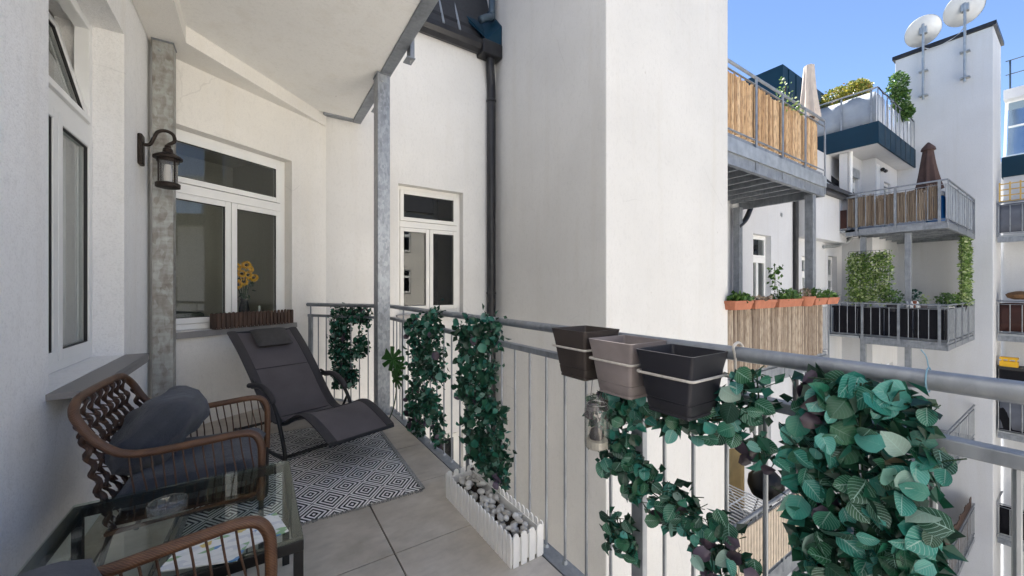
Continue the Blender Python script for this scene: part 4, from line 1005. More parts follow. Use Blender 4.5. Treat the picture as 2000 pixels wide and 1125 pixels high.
# ------------------------------------------------------------------ balconies across the yard
CANE = []
for s_ in range(3):
    rr = random.Random(s_); pr = [(1+.10*rr.uniform(-1, 1), i/9) for i in range(10)]
    CANE.append(pr)
def cane_meshes(mat): return [mesh_of(M().lathe(pr, n=7), 'cane', mat, True) for pr in CANE]
CM, CG = cane_meshes('cane'), cane_meshes('grey_cane')
b2 = mesh_of(M().lathe([(.009, 0), (.009, 1)], n=6), 'bar', 'galvanised')
p2 = mesh_of(M().box(-.03, .03, -.008, .008, 0, 1), 'post', 'galvanised')
def balcony(label, x0, x1, yf, yb, zf, h=1.05, front=(.2, 5), side=(.2, 5), frame=.26, joists=0, low=.0, sideb=True):
    """steel balcony: front face runs along x at yf, its visible side along y at x0"""
    t = thing('balcony', label, 'balcony', ((x0+x1)/2, (yf+yb)/2, zf))
    M().box(x0+.02, x1-.02, yf+.02, yb-.005, zf-.07, zf).build('deck', 'galvanised' if joists else 'zinc', t)
    M().box(x0, x1, yf-.01, yf+.06, zf-frame, zf-.072).build('edge_beam', 'galvanised', t)
    M().box(x0, x0+.07, yf+.061, yb-.01, zf-frame, zf-.072).build('edge_beam', 'galvanised', t)
    M().box(x1-.07, x1, yf+.061, yb-.01, zf-frame, zf-.072).build('edge_beam', 'galvanised', t)
    for i in range(joists):
        x = x0+(x1-x0)*(i+1)/(joists+1); M().box(x-.03, x+.03, yf+.062, yb-.02, zf-frame*.8, zf-.0725).build('joist', 'galvanised', t)
    zr = zf+h
    path = [(x1, yf, zr), (x0, yf, zr)]+([(x0, yb-.05, zr)] if sideb else [])
    sm(M().tube(path, .024, 8).build('handrail', 'galvanised', t))
    for z in (zr-.12, zf+.05):
        M().bar((x0, yf, z), (x1, yf, z), .03, .012).build('rail', 'galvanised', t)
        if sideb: M().bar((x0, yf+.02, z), (x0, yb-.05, z), .03, .012).build('rail', 'galvanised', t)
    def run(a, b, along_x, sp, every):
        n = max(1, round(abs(b-a)/sp))
        for i in range(n+1):
            q = a+(b-a)*i/n; pp = (q, yf, 0) if along_x else (x0, q, 0)
            if every and i % every == 0: inst('post', p2, t, (pp[0], pp[1]-(.012 if along_x else 0), zf-low-.15), (0, 0, 0 if along_x else R(90)), (1, 1, h+.15+low))
            else: inst('bar', b2, t, (pp[0], pp[1], zf+.05), scale=(1, 1, h-.17))
    if front: run(x0, x1, True, *front)
    if side and sideb: run(yf+.15, yb-.06, False, *side)
    return t
def canes(t, x0, x1, y, z0, z1, meshes, r=.026, seed=0):
    rr = random.Random(seed); x = x0
    while x < x1:
        w = r*rr.uniform(.75, 1.12); x += w
        inst('cane', rr.choice(meshes), t, (x, y+rr.uniform(-.006, .006), z0+rr.uniform(-.02, .015)), (rr.uniform(-.006, .006), rr.uniform(-.008, .008), rr.uniform(0, 6)), (w, w, z1-z0+rr.uniform(-.02, .03))); x += w*1.06
def sup(t, x, y, z0, z1, w=.14): M().box(x-w/2, x+w/2, y-w/2, y+w/2, z0, z1).build('support_post', 'galvanised', t, bevel=.006)
# bamboo balconies beside the near stair tower
bA = balcony('upper balcony with a tan bamboo cane screen beside the stair tower', 5.95, 9.95, 3.1, 4.79, 3.72, 1.10, (1.11, 1), (.8, 1), .50, 8, .30, False)
canes(bA, 5.95, 9.72, 3.16, 3.76, 4.70, CM, .027, 1)
M().box(5.96, 9.94, 3.055, 3.088, 3.40, 3.62).build('channel', 'zinc', bA)
sup(bA, 9.52, 3.20, -.02, 3.215, .15); sup(bA, 9.55, 4.65, -.02, 3.215, .15)
sm(M().tube(spline([(9.5, 4.62, 2.75), (9.85, 4.62, 2.95), (10.1, 4.62, 3.25)], 5), .06, 10).build('drain_pipe', 'dark_gutter', bA))
bB = balcony('balcony with weathered cane screen and orange flower boxes beside the stair tower', 5.95, 10.15, 3.1, 4.79, -.05, 1.07, (.105, 10), (.2, 4), .30, 8, .1, True)
canes(bB, 5.95, 9.62, 3.06, -.03, .97, CG, .028, 2)
sup(bB, 9.52, 3.20, -3.6, -.36, .15)
bC = balcony('lower balcony with pale board railing seen between the ivy and the bars', 5.95, 9.0, 3.1, 4.79, -3.60, 1.15, (1.2, 1), (.2, 4), .40, 6, .1, True)
for i in range(30):
    x = 6.0+i*.10; M().box(x, x+.075, 3.05, 3.07, -3.53, -2.56).build('board', 'beige_board', bC)
M().tube([(5.95, 3.08, -2.44), (9.0, 3.08, -2.44)], .03, 8).build('top_tube', 'galvanised', bC)
sup(bC, 8.9, 3.2, -10.9, -4.05, .15)
# stacked balconies with the return towards us
bD = balcony('balcony clad in dry reed matting below the roof terrace, brown parasol on it', 15.65, 19.98, 2.15, 4.34, 3.14, 1.12, (.36, 4), (.21, 4), .20, 5, .05)
bE = balcony('balcony with black privacy panels and green leaf screens, level with the viewer', 15.65, 19.98, 2.15, 3.98, -.20, 1.03, (.13, 8), (.21, 4), .22, 5, .05)
bG = balcony('bare railed balcony directly under the black panelled one', 15.65, 19.98, 2.15, 3.98, -3.65, 1.03, (.20, 8), (.21, 4), .22, 5, .05)
bK = balcony('lowest visible balcony with a brown wooden screen inside its railing', 15.65, 19.98, 2.15, 3.98, -6.95, 1.03, (.20, 8), (.21, 4), .22, 5, .05)
for t, zf, hh in ((bD, 3.14, 2.96-.0), (bE, -.20, 3.2), (bG, -3.65, 3.1), (bK, -6.95, 4)):
    for y in (4.0, 3.0): sup(t, 15.88, y-.05, zf-(3.10 if t is not bK else 3.95), zf-.23, .13)
for t, zf in ((bD, 3.14), (bE, -.2), (bG, -3.65), (bK, -6.95)):   # the strip of deck towards the left wing
    M().box(15.67, 16.98, 4.0, 4.78, zf-.07, zf-.002).build('deck', 'zinc', t)
    M().bar((15.65, 3.95, zf+1.03), (15.65, 4.75, zf+1.03), .04, .04).bar((15.65, 3.95, zf+.05), (15.65, 4.75, zf+.05), .03, .02).build('rail', 'galvanised', t)
    for i in range(4): inst('bar', b2, t, (15.65, 4.08+.2*i, zf+.05), scale=(1, 1, .97))
def reed(t, P, d, L, z0, z1, n, seed, name='reed_mat', ragged=.06):
    rr = random.Random(seed); m = M()
    for i in range(n):
        u = L*(i+rr.random())/n; w = rr.uniform(.008, .02); o = rr.uniform(-.012, .012); a = rr.uniform(-.03, .03)
        p = Vector((P[0]+d[0]*u-d[1]*o, P[1]+d[1]*u+d[0]*o, z0+rr.uniform(-.02, .03))); q = Vector((p.x+d[0]*a, p.y+d[1]*a, z1+rr.uniform(-ragged, ragged)))
        m.tube([p, q], w*.6, 4)
    return tag(m.build(name, 'reed', t), kind='stuff')
reed(bD, (15.70, 4.28), (0, -1), .62, 3.22, 4.14, 110, 1); reed(bD, (15.70, 3.64), (0, -1), 1.06, 3.22, 3.98, 200, 2); reed(bD, (15.72, 3.60), (0, -1), 1.0, 3.72, 4.10, 170, 3, ragged=.02); reed(bD, (15.70, 2.55), (0, -1), .22, 3.22, 4.15, 40, 4)
for i in range(11):
    x = 15.72+.38*i; M().box(x, x+.37, 2.185, 2.195, 3.22, 4.15).build('screen_panel', 'grey_cloth', bD)
M().box(15.72, 15.735, 4.3, 4.75, 3.2, 3.8).build('screen_panel', 'brown_screen', bD)
for i in range(4):
    y = 2.22+.61*i; M().box(15.70, 15.715, y, y+.595, -.13, .73).build('privacy_panel', 'black_screen', bE)
for i in range(7):
    x = 15.72+.6*i; M().box(x, x+.59, 2.20, 2.215, -.13, .72).build('privacy_panel', 'slate_cloth' if i > 1 else 'black_screen', bE)
for i in range(14):
    x = 15.72+.30*i; M().box(x, x+.285, 2.20, 2.22, -6.88, -5.72+.05*math.sin(i*2)).build('wood_board', 'brown_wood', bK)
for i in range(6):
    y = 2.22+.30*i; M().box(15.70, 15.72, y, y+.285, -6.88, -5.75).build('wood_board', 'brown_wood', bK)
# roof terrace
bF = thing('roof_terrace', 'roof terrace with dark blue fascia and pale cloth behind its railing', 'terrace', (17.7, 4.5, 5.7))
M().box(15.62, 19.99, 3.57, 7.6, 5.70, 5.74).build('soffit', 'plaster_far', bF)
M().box(15.62, 19.99, 3.57, 7.6, 5.741, 6.32).build('slab', 'zinc', bF)
M().box(15.57, 15.615, 3.52, 7.6, 5.68, 6.335).build('fascia', 'blue_metal', bF); M().box(15.616, 19.99, 3.52, 3.565, 5.68, 6.335).build('fascia', 'blue_metal', bF)
for i in range(7): M().box(16.2+.6*i, 16.212+.6*i, 3.512, 3.519, 5.69, 6.33).build('joint', 'dark_gutter', bF)
sm(M().tube([(19.95, 3.56, 7.38), (15.62, 3.56, 7.38), (15.62, 7.5, 7.38)], .024, 8).build('handrail', 'galvanised', bF))
for i in range(10):
    x = 15.62+.48*i
    if x < 19.99: inst('post', p2, bF, (x, 3.548, 6.336), (0, 0, 0), (1, 1, 1.04))
for i in range(6): inst('post', p2, bF, (15.62, 3.70+.72*i, 6.336), (0, 0, R(90)), (.8, 1, 1.04))
def cloth(name, t, P, d, L, z0, z1, mat, amp=.012, n=24, ph=0):
    m = M(); vs_ = []
    for j, z in enumerate((z0, (z0*2+z1)/3, (z0+z1*2)/3, z1)):
        for i in range(n+1):
            u = L*i/n; o = amp*(math.sin(u*6+ph+j)+.5*math.sin(u*13+ph*2)); vs_.append((P[0]+d[0]*u-d[1]*o, P[1]+d[1]*u+d[0]*o, z+(.015*math.sin(u*5+ph) if j in (0, 3) else 0)))
    q = n+1; m.add(vs_, [(j*q+i, j*q+i+1, (j+1)*q+i+1, (j+1)*q+i) for j in range(3) for i in range(n)])
    o = m.build(name, mat, t, smooth=True); o.modifiers.new('t', 'SOLIDIFY').thickness = .006; return o
cloth('cloth', bF, (15.67, 3.60), (0, 1), 3.8, 6.36, 7.28, 'grey_cloth', .015, 40)
for i in range(9): cloth('cloth_strip', bF, (15.70+.47*i, 3.60), (1, 0), .40, 6.36, 7.24, 'pale_cloth', .01, 8, i)
sm(M().tube(spline([(15.6, 3.56+.45*i, 7.36-.07*(i % 2)) for i in range(9)], 6), .012, 6).build('light_string', 'black_frame', bF))
sm(M().tube(spline([(15.64+.45*i, 3.53, 7.36-.07*(i % 2)) for i in range(10)], 6), .012, 6).build('light_string', 'black_frame', bF))
lp = thing('wall_lamp', 'small black twin spotlight under the roof terrace', 'lamp', (18.0, 3.99, 5.35))
M().box(17.97, 18.03, 3.94, 3.999, 5.33, 5.40).build('mount', 'black_frame', lp)
for s_ in (-1, 1): sm(M().lathe([(.03, -.06), (.05, -.05), (.06, .06)], (18.0+s_*.12, 3.93, 5.36), 10, Rm=Matrix.Rotation(R(90*s_), 3, 'Y')).build('spotlight', 'black_frame', lp))
# closing wing at the right edge
fw = thing('apartment_building', 'grey white wing at the right edge of the courtyard behind the dish tower', 'building', (24, -4, -10.9))
HW = [(y, y+1.1, z, z+2.1) for z in (3.25, 0.0, -3.4, -6.8) for y in (.55, 3.3, 6, 9, 12)]
wall('wall', fw, 'plaster_far', (22.6, 2.0), (0, -1), (-1, 0), 30, -10.9, 5.9, HW)
for h in HW: window(fw, (22.6, 2.0), (0, -1), (-1, 0), *h, rec=.12, split=h[2]+1.5, sill=0, detail=False)
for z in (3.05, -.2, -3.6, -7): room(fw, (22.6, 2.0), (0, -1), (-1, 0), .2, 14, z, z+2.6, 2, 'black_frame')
M().box(21.98, 22.5, 1.2, 1.7, -10.9, 5.3).build('pilaster', 'plaster_far', fw)
M().box(21.92, 23.4, -12, 1.74, 5.2, 5.9).build('fascia', 'blue_metal', fw)
M().box(22.2, 23.6, -12, 1.74, 5.901, 6.0).build('glazing_sill', 'upvc', fw)
for i in range(8):
    y = 1.70-1.3*i; f = M().bar((22.3, y, 6.0), (22.9, y, 8.1), .06, .06).bar((22.3, y-.62, 6.0), (22.9, y-.62, 8.1), .06, .06).bar((22.62, y-.06, 7.1), (22.62, y-1.2, 7.1), .06, .06).build('window', 'upvc', fw)
    M().add([(22.33, y-.05, 6.03), (22.33, y-1.22, 6.03), (22.90, y-1.22, 8.05), (22.90, y-.05, 8.05)], [(0, 1, 2, 3)]).build('pane', 'skylight_glass', f)
M().box(22.5, 26, -12, 1.74, 8.1, 8.45).build('roof_slab', 'plaster_far', fw)
for i in range(8): M().tube([(22.6, 1.6-1.2*i, 8.45), (22.6, 1.6-1.2*i, 9.5)], .025, 6).build('roof_rail_post', 'bluegrey_pipe', fw)
for z in (9.0, 9.5): M().tube([(22.6, 1.7, z), (22.6, -8, z)], .018, 6).build('roof_rail', 'bluegrey_pipe', fw)
M().box(23.2, 24.0, .2, .9, 8.45, 9.6).build('chimney', 'brown_wood', fw)
def hbalcony(label, zf, h=1.08, sp=.24):
    t = thing('balcony', label, 'balcony', (21.5, 0, zf))
    M().box(20.62, 22.59, -3, 1.70, zf-.06, zf).build('deck', 'zinc', t); M().box(20.58, 20.64, -3, 1.72, zf-.24, zf-.061).build('edge_beam', 'galvanised', t)
    sm(M().tube([(20.6, -3, zf+h), (20.6, 1.72, zf+h), (21.9, 1.72, zf+h)], .024, 8).build('handrail', 'galvanised', t))
    for z in (zf+h-.1, zf+.05): M().bar((20.6, -3, z), (20.6, 1.72, z), .03, .012).build('rail', 'galvanised', t)
    for i in range(18): inst('bar', b2, t, (20.6, 1.70-sp*i, zf+.05), scale=(1.2, 1.2, h-.15))
    return t
h1 = hbalcony('right edge balcony with dark cloth and a yellow lattice on top', 3.05); h2 = hbalcony('right edge balcony with red brown panels behind its bars', -.22); h3 = hbalcony('right edge balcony with dark cloth and a yellow crate', -3.45); h4 = hbalcony('lowest right edge balcony with dark netting', -6.95)
for t, zf, mt in ((h1, 3.05, 'slate_cloth'), (h2, -.22, 'brown_screen'), (h3, -3.45, 'slate_cloth'), (h4, -6.95, 'black_screen')):
    for i in range(4): cloth('cloth', t, (20.65, 1.68-.62*i), (0, -1), .60, zf+.08, zf+1.02, mt, .012, 8, i)
lt = thing('lattice', 'yellow wooden lattice above the dark cloth at the right edge', 'lattice', (20.63, .9, 4.13))
for i in range(9): M().box(20.62, 20.645, 1.69-.21*i-.035, 1.69-.21*i, 4.14, 4.80).build('slat', 'yellow_wood', lt)
for i in range(4): M().box(20.646, 20.665, -.02, 1.69, 4.16+.19*i, 4.195+.19*i).build('slat', 'yellow_wood', lt)
ct = thing('crate', 'yellow bottle crate on a dark box at the right edge', 'crate', (20.75, 1.48, -2.15))
Tc = (20.62, 20.92, 1.30, 1.68)
M().box(20.62, 20.92, 1.30, 1.68, -1.30, -1.27).build('bottom', 'crate_yellow', ct)
for a in ((20.62, 20.64, 1.30, 1.68), (20.90, 20.92, 1.30, 1.68), (20.641, 20.899, 1.30, 1.32), (20.641, 20.899, 1.66, 1.68)):
    M().box(*a, -1.269, -1.13).box(*a, -1.06, -1.0).build('side', 'crate_yellow', ct)
for y in (1.34, 1.49, 1.62): M().box(20.621, 20.639, y-.02, y+.02, -1.13, -1.06).build('slat', 'crate_yellow', ct)
bx = thing('storage_box', 'dark storage cupboard under the yellow crate', 'box', (20.8, 1.3, -3.45))
M().box(20.66, 21.2, .80, 1.69, -3.44, -1.40).build('body', 'black_screen', bx); M().box(20.60, 21.25, .75, 1.71, -1.399, -1.302).build('lid', 'seal', bx)
bs = sm(M().lathe([(.12, 0), (.26, .06), (.30, .16), (.24, .22), (.10, .27), (.02, .28)], (20.85, 1.28, .92), 16).build('basket', 'basket')); tag(bs, 'brown wicker basket standing above the red brown panels', 'basket')
# wing behind the viewer that closes the yard
ow = thing('apartment_building', 'sunlit cream wing across the courtyard behind the viewer', 'building', (15, -24, -10.9))
OH = [(x, x+1.3, z, z+2.0) for z in (-6.3, -2.7, .9, 4.5) for x in (2, 5, 8, 11, 14, 17, 20, 23, 26, 29)]
wall('wall', ow, 'plaster_ochre', (-1, -22.0), (1, 0), (0, 1), 34, -10.9, 8.0, OH)
for h in OH: window(ow, (-1, -22.0), (1, 0), (0, 1), *h, rec=.12, split=h[2]+1.4, sill=.05, detail=False)
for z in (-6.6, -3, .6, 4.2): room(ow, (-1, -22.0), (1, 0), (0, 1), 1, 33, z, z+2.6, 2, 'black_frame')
M().add([(-1, -21.7, 8), (33, -21.7, 8), (33, -26, 11.5), (-1, -26, 11.5), (-1, -26, 8), (33, -26, 8)], [(0, 1, 2, 3), (0, 4, 5, 1), (1, 5, 2), (0, 3, 4), (2, 5, 4, 3)]).build('roof', 'roof_tile', ow)

# ------------------------------------------------------------------ things on the far balconies
def blob_leaves(name, mat, parent, n, gen, size, seed):
    rr = random.Random(seed); m = M()
    for i in range(n):
        p = Vector(gen(rr)); Q = Euler((rr.uniform(0, 6.3), rr.uniform(0, 6.3), rr.uniform(0, 6.3))).to_matrix(); k = size*rr.uniform(.6, 1.3)
        m.add([p+Q @ Vector((x*k, y*k, z*k)) for x, y, z in ((0, 0, 0), (.34, .5, .08), (0, 1, -.06), (-.34, .5, .08))], [(0, 1, 2, 3)])
    return tag(m.build(name, mat, parent), kind='stuff')
def ell(cx, cy, cz, rx, ry, rz, pw=.45):
    def g(rr):
        while True:
            x, y, z = rr.uniform(-1, 1), rr.uniform(-1, 1), rr.uniform(-1, 1); d = x*x+y*y+z*z
            if d < 1 and rr.random() < .25+.75*d: return (cx+rx*x, cy+ry*y, cz+rz*z)
    return g
def multi(*gs): return lambda rr: rr.choice(gs)(rr)
# flower boxes on the cane balcony
def flower_box(label, x0, x1, lobes, seed, mat='green_mass', flowers=0):
    t = thing('flower_box', label, 'flower box', ((x0+x1)/2, 2.94, .96)); rr = random.Random(seed)
    y0, y1, z0, z1 = 2.86, 3.05, .975, 1.11
    rings = [rounded((x1-x0)/2-.035, .075, .015), rounded((x1-x0)/2-.012, .092, .015), rounded((x1-x0)/2, .10, .015), rounded((x1-x0)/2, .10, .015), rounded((x1-x0)/2-.012, .088, .012), rounded((x1-x0)/2-.014, .086, .012)]
    zs = [z0, z1-.045, z1-.042, z1, z1, z1-.03]; k = len(rings[0]); cx, cy = (x0+x1)/2, (y0+y1)/2
    M().add([(cx+x, cy+y, z) for r_, z in zip(rings, zs) for x, y in r_], [(i*k+j, i*k+(j+1) % k, (i+1)*k+(j+1) % k, (i+1)*k+j) for i in range(5) for j in range(k)]+[tuple(range(k))[::-1]]).build('box', 'terracotta', t)
    M().prism([(cx+x, cy+y) for x, y in rounded((x1-x0)/2-.02, .08, .012)], z1-.05, z1-.028).build('soil', 'soil', t)
    if lobes:
        gs = [ell(x, cy, z1+h*.25, w, .10, h*.42) for x, w, h in lobes]
        blob_leaves('foliage', mat, t, 110*len(lobes), multi(*gs), .075, seed)
    if flowers:
        fm = M()
        for i in range(flowers):
            p = Vector((rr.uniform(x0+.1, x1-.1), cy+rr.uniform(-.08, .06), z1+rr.uniform(.08, .19)))
            fm.tube([(p.x, cy, z1), p], .003, 4)
            fm.lathe([(.001, 0), (.022, .006), (.012, .015)], p, 6)
        tag(fm.build('flowers', 'white_flower', t), kind='stuff')
    return t
flower_box('orange flower box with low greenery, first from the stair tower', 5.80, 6.36, [(6.0, .15, .16), (6.2, .18, .14)], 1)
flower_box('orange flower box with dry soil and thin stalks, second from the stair tower', 6.42, 7.16, [(6.8, .3, .05)], 2, 'reed')
flower_box('orange flower box with bushy green plant, third from the stair tower', 7.24, 8.20, [(7.75, .22, .25), (8.0, .2, .2), (7.5, .16, .12)], 3, flowers=8)
flower_box('orange flower box with white flowers at the far end of the cane screen', 8.78, 9.36, [(8.95, .2, .24), (9.2, .2, .26)], 4, flowers=14)
flower_box('orange flower box past the white flowers, last on the cane balcony', 9.40, 10.02, [(9.55, .16, .22), (9.85, .15, .14)], 5, flowers=8)
rp_ = thing('flower_pot', 'round orange flower pot between the boxes on the cane balcony', 'flower pot', (8.50, 2.95, .96))
sm(M().lathe([(.12, .965), (.16, 1.10), (.175, 1.105), (.175, 1.145), (.155, 1.145), (.15, 1.11)], (8.50, 2.95, 0), 18).build('pot', 'terracotta', rp_), 35)
blob_leaves('foliage', 'reed', rp_, 70, ell(8.50, 2.95, 1.22, .12, .10, .12), .06, 9)
tp = thing('tall_plant', 'thin leafy stalk rising from the flower boxes in front of the white window', 'plant', (7.45, 2.98, 1.12))
tp_pts = spline([(7.40, 3.0, 1.10), (7.42, 3.0, 1.4), (7.40, 3.0, 1.72)], 6); sm(M().tube(tp_pts, .006, 5).build('stalk', 'stem', tp))
blob_leaves('foliage', 'green_mass', tp, 46, lambda rr: (7.41+rr.gauss(0, .05), 3.0+rr.gauss(0, .04), rr.uniform(1.3, 1.72)), .08, 3)
# shoots on the upper cane balcony and closed parasols
sh = thing('shrub', 'pale flowering shoots growing over the upper bamboo screen', 'shrub', (8.4, 3.3, 3.72))
M().tube([(8.4, 3.3, 3.72), (8.4, 3.3, 4.5), (8.5, 3.25, 5.2)], .012, 6).build('stem', 'bark', sh)
blob_leaves('foliage', 'hedge_mass', sh, 120, multi(ell(8.45, 3.25, 5.0, .14, .12, .42), ell(8.3, 3.1, 4.72, .22, .1, .14), ell(8.9, 3.2, 4.75, .14, .1, .16)), .07, 4)
def parasol(label, x, y, z0, zb, zt, rb, rt, mat, tip=True, lean=(0, 0)):
    t = thing('parasol', label, 'parasol', (x, y, z0)); m = M(); n = 32; rows = 9; vs_ = []
    for j in range(rows):
        f = j/(rows-1); z = zb+(zt-zb)*f; r = rb+(rt-rb)*f**.85
        for i in range(n): a = 2*math.pi*i/n; k = 1+.20*(1-f*.7)*math.cos(8*a+.6*math.sin(3*f))+.05*math.sin(a*3+f*4); vs_.append((x+lean[0]*f+r*k*math.cos(a), y+lean[1]*f+r*k*math.sin(a), z+(.05*math.sin(4*a) if j == 0 else 0)))
    m.add(vs_, [(j*n+i, j*n+(i+1) % n, (j+1)*n+(i+1) % n, (j+1)*n+i) for j in range(rows-1) for i in range(n)]+[tuple(range((rows-1)*n, rows*n))])
    sm(m.build('canopy', mat, t), 60)
    if tip: sm(M().lathe([(rb*.62, zt-.10), (rb*.55, zt-.02), (rb*.2, zt+.10), (.02, zt+.14)], (x, y, 0), 16).build('vent_cap', mat, t))
    M().tube([(x, y, z0), (x, y, zt-.05)], .022, 8).build('pole', 'bark', t)
parasol('closed brown parasol standing on the reed clad balcony', 17.15, 2.75, 3.15, 4.30, 5.62, .27, .10, 'parasol_brown')
parasol('closed beige parasol behind the upper bamboo screen', 10.7, 3.62, 3.72, 5.2, 6.46, .19, .10, 'parasol_beige', False)
parasol('closed pale parasol on the roof terrace', 18.2, 4.6, 6.33, 7.3, 8.75, .36, .22, 'parasol_beige', False, (.2, 0))
# roof terrace greenery
bu = thing('tree', 'yellow green bushy tree on the roof terrace', 'tree', (16.6, 4.7, 6.32))
M().tube([(16.6, 4.75, 6.32), (16.6, 4.7, 7.1), (16.55, 4.6, 7.7)], [.05, .04, .02], 7).build('trunk', 'bark', bu)
for k_ in range(5): M().tube([(16.6, 4.72, 6.9), (16.6+.15*math.cos(k_*2), 4.7+.3*math.sin(k_*1.7), 7.4), (16.6+.3*math.cos(k_*2), 4.65+.55*math.sin(k_*1.7), 7.85)], [.025, .018, .008], 5).build('branch', 'bark', bu)
blob_leaves('crown', 'bush_mass', bu, 3400, multi(ell(16.6, 4.40, 7.72, .5, .45, .50), ell(16.5, 4.80, 7.75, .45, .45, .38), ell(16.6, 4.20, 7.85, .4, .28, .32)), .085, 11)
bu2 = thing('tree', 'dark green shrub left of the yellow tree on the roof terrace', 'tree', (16.6, 5.3, 6.32))
M().tube([(16.6, 5.35, 6.32), (16.6, 5.3, 7.4)], [.04, .02], 7).build('trunk', 'bark', bu2)
blob_leaves('crown', 'green_mass', bu2, 1300, multi(ell(16.6, 5.2, 7.5, .4, .5, .42), ell(16.7, 5.5, 7.4, .3, .3, .4)), .085, 12)
iv = thing('climbing_plant', 'tall column of green climber on the roof terrace beside the dish tower', 'plant', (18.4, 3.75, 6.33))
M().tube([(18.4, 3.75, 6.33), (18.4, 3.72, 8.4)], .03, 6).build('stem', 'bark', iv)
blob_leaves('foliage', 'green_mass', iv, 1900, multi(ell(18.35, 3.66, 8.25, .26, .26, .50), ell(18.4, 3.62, 7.7, .24, .24, .5), ell(18.55, 3.55, 7.35, .25, .22, .3)), .10, 13)
hb = thing('shrub', 'low pale green shrub at the right end of the roof terrace rail', 'shrub', (19.0, 3.68, 6.33))
M().tube([(19.0, 3.68, 6.33), (19.0, 3.68, 7.3)], .02, 6).build('stem', 'bark', hb)
blob_leaves('foliage', 'hedge_mass', hb, 300, ell(18.95, 3.6, 7.40, .3, .15, .16), .08, 14)
# leaf screens on the black panelled balcony
def leaf_screen(label, P, d, L, z0, z1, n, seed):
    t = thing('leaf_screen', label, 'leaf screen', (P[0], P[1], z0)); m = M(); k = int(L/.10); kz = int((z1-z0)/.10)
    for i in range(k+1): u = L*i/k; m.tube([(P[0]+d[0]*u, P[1]+d[1]*u, z0), (P[0]+d[0]*u, P[1]+d[1]*u, z1)], .005, 4)
    for j in range(kz+1): z = z0+(z1-z0)*j/kz; m.tube([(P[0], P[1], z), (P[0]+d[0]*L, P[1]+d[1]*L, z)], .005, 4)
    m.build('mesh_grid', 'stem', t)
    def g(rr): u = round(rr.uniform(0, k))*L/k+rr.gauss(0, .030); z = z0+round(rr.uniform(0, kz))*.10+rr.gauss(0, .032); o = rr.uniform(-.05, .03); return (P[0]+d[0]*u+d[1]*o, P[1]+d[1]*u+d[0]*o, z)
    blob_leaves('leaf_mass', 'hedge_mass', t, n, g, .085, seed)
leaf_screen('wide square green leaf screen on the black panelled balcony', (15.74, 4.27), (0, -1), .95, .86, 2.45, 3200, 21)
leaf_screen('narrow green leaf screen hanging at the tower end of the black panelled balcony', (18.25, 2.22), (1, 0), 1.35, .80, 2.92, 3000, 22)
def bushy(label, x, y, z, r, h, mat, seed, pot=None, n=160, size=.08):
    t = thing('potted_plant', label, 'plant', (x, y, z))
    if pot: sm(M().lathe([(r*.5, z), (r*.62, z+.20), (r*.66, z+.21), (r*.60, z+.205), (r*.58, z+.17)], (x, y, 0), 14).build('pot', pot, t), 35); z += .18
    M().tube([(x, y, z), (x, y, z+h*.5)], .008, 5).build('stem', 'stem', t)
    blob_leaves('foliage', mat, t, n, ell(x, y, z+h*.5, r, r, h*.55), size, seed)
bushy('spiky green plant at the foot of the wide leaf screen', 15.80, 3.25, .60, .24, .45, 'green_mass', 31, 'pot_dark', 220)
bushy('small green plant in a white pot on the black panelled balcony corner', 17.0, 2.35, .55, .26, .42, 'green_mass', 32, 'white_plastic', 240)
bushy('little plant beside bottles on the black panelled balcony', 15.85, 2.62, .62, .11, .30, 'hedge_mass', 33, 'pot_taupe', 60, .06)
bushy('dark leafed plant behind the support post of the black panelled balcony', 16.4, 2.95, .70, .18, .40, 'ivy_mass', 34, 'terracotta', 90)
bushy('dry plant hung on the wall of the black panelled balcony', 16.95, 3.9, 1.55, .13, .35, 'ivy_mass', 35, None, 60)
bushy('green plant at the far right of the black panelled balcony under the narrow screen', 18.4, 2.3, .55, .3, .4, 'hedge_mass', 36, 'pot_dark', 240)
for i, y in enumerate((2.95, 2.86, 2.74)):
    o = sm(M().lathe([(.035, .82), (.04, .84), (.04, .93), (.018, .98), (.016, 1.02)], (15.78, y, -.10), 10).build('bottle', 'white_plastic' if i else 'dish_grey')); tag(o, ('grey bottle on the black panelled balcony nearest the wide leaf screen', 'white bottle in the middle of three on the black panelled balcony', 'white bottle nearest the balcony corner among three')[i], 'bottle', 'bottles on the black panelled balcony')
shf = M().box(15.72, 15.92, 2.25, 4.7, .66, .715).build('shelf', 'black_frame'); tag(shf, 'dark ledge behind the black panels carrying plants and bottles', 'shelf')
bl = thing('water_barrel', 'blue plastic barrel at the corner of the reed clad balcony', 'barrel', (15.95, 2.42, 3.14))
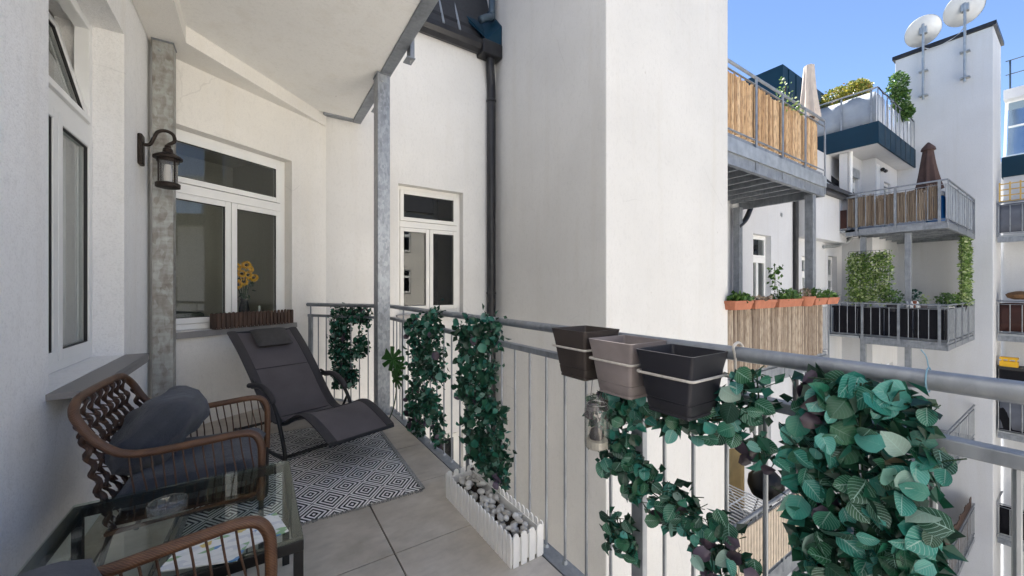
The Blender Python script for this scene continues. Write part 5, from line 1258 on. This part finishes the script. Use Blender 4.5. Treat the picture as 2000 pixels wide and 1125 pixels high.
sm(M().lathe([(.17, 3.142), (.19, 3.2), (.20, 3.5), (.19, 3.82), (.18, 3.86), (.02, 3.87)], (15.95, 2.42, 0), 20).build('body', 'blue_plastic', bl))
sm(M().lathe([(.18, 3.88), (.19, 3.90), (.17, 4.0), (.05, 4.03)], (15.95, 2.42, 0), 16).build('lid', 'white_plastic', bl))
# drying rack, kettle grill and tan screen on the lower balcony
dr = thing('drying_rack', 'white folding drying rack on the lower balcony', 'drying rack', (7.0, 3.5, -3.6))
for i in range(15): M().tube([(6.35+.10*i, 3.22, -2.62), (6.35+.10*i, 3.95, -2.58)], .012, 6).build('rod', 'white_plastic', dr)
for y in (3.22, 3.58, 3.95): M().tube([(6.30, y, -2.60), (7.80, y, -2.60)], .014, 6).build('rail', 'white_plastic', dr)
for x in (6.4, 7.7):
    M().tube([(x, 3.25, -2.61), (x+.1, 3.9, -3.59)], .012, 6).build('leg', 'white_plastic', dr); M().tube([(x, 3.92, -2.60), (x+.1, 3.28, -3.59)], .012, 6).build('leg', 'white_plastic', dr)
kg = thing('kettle_grill', 'black covered grill behind the pale boards of the lower balcony', 'grill', (8.5, 3.7, -3.6))
sm(M().lathe([(.05, -2.95), (.25, -2.85), (.32, -2.68), (.32, -2.66), (.30, -2.50), (.18, -2.38), (.02, -2.34)], (8.5, 3.6, 0), 20).build('kettle', 'black_frame', kg))
for a in (0, 2.1, 4.2): M().tube([(8.5+.12*math.cos(a), 3.6+.12*math.sin(a), -2.9), (8.5+.3*math.cos(a), 3.6+.3*math.sin(a), -3.59)], .015, 6).build('leg', 'black_frame', kg)
ts = M(); vs_ = []
for j, z in enumerate((-3.58, -2.2)):
    for i in range(13): vs_.append((7.6+1.4*i/12, 4.3+.06*math.sin(i*.9), z-(.10*(i/12-.3)**2 if j else 0)))
ts.add(vs_, [(i, i+1, 14+i, 13+i) for i in range(12)]); o = ts.build('privacy_cloth', 'tan_screen', bC, smooth=True); o.modifiers.new('t', 'SOLIDIFY').thickness = .01
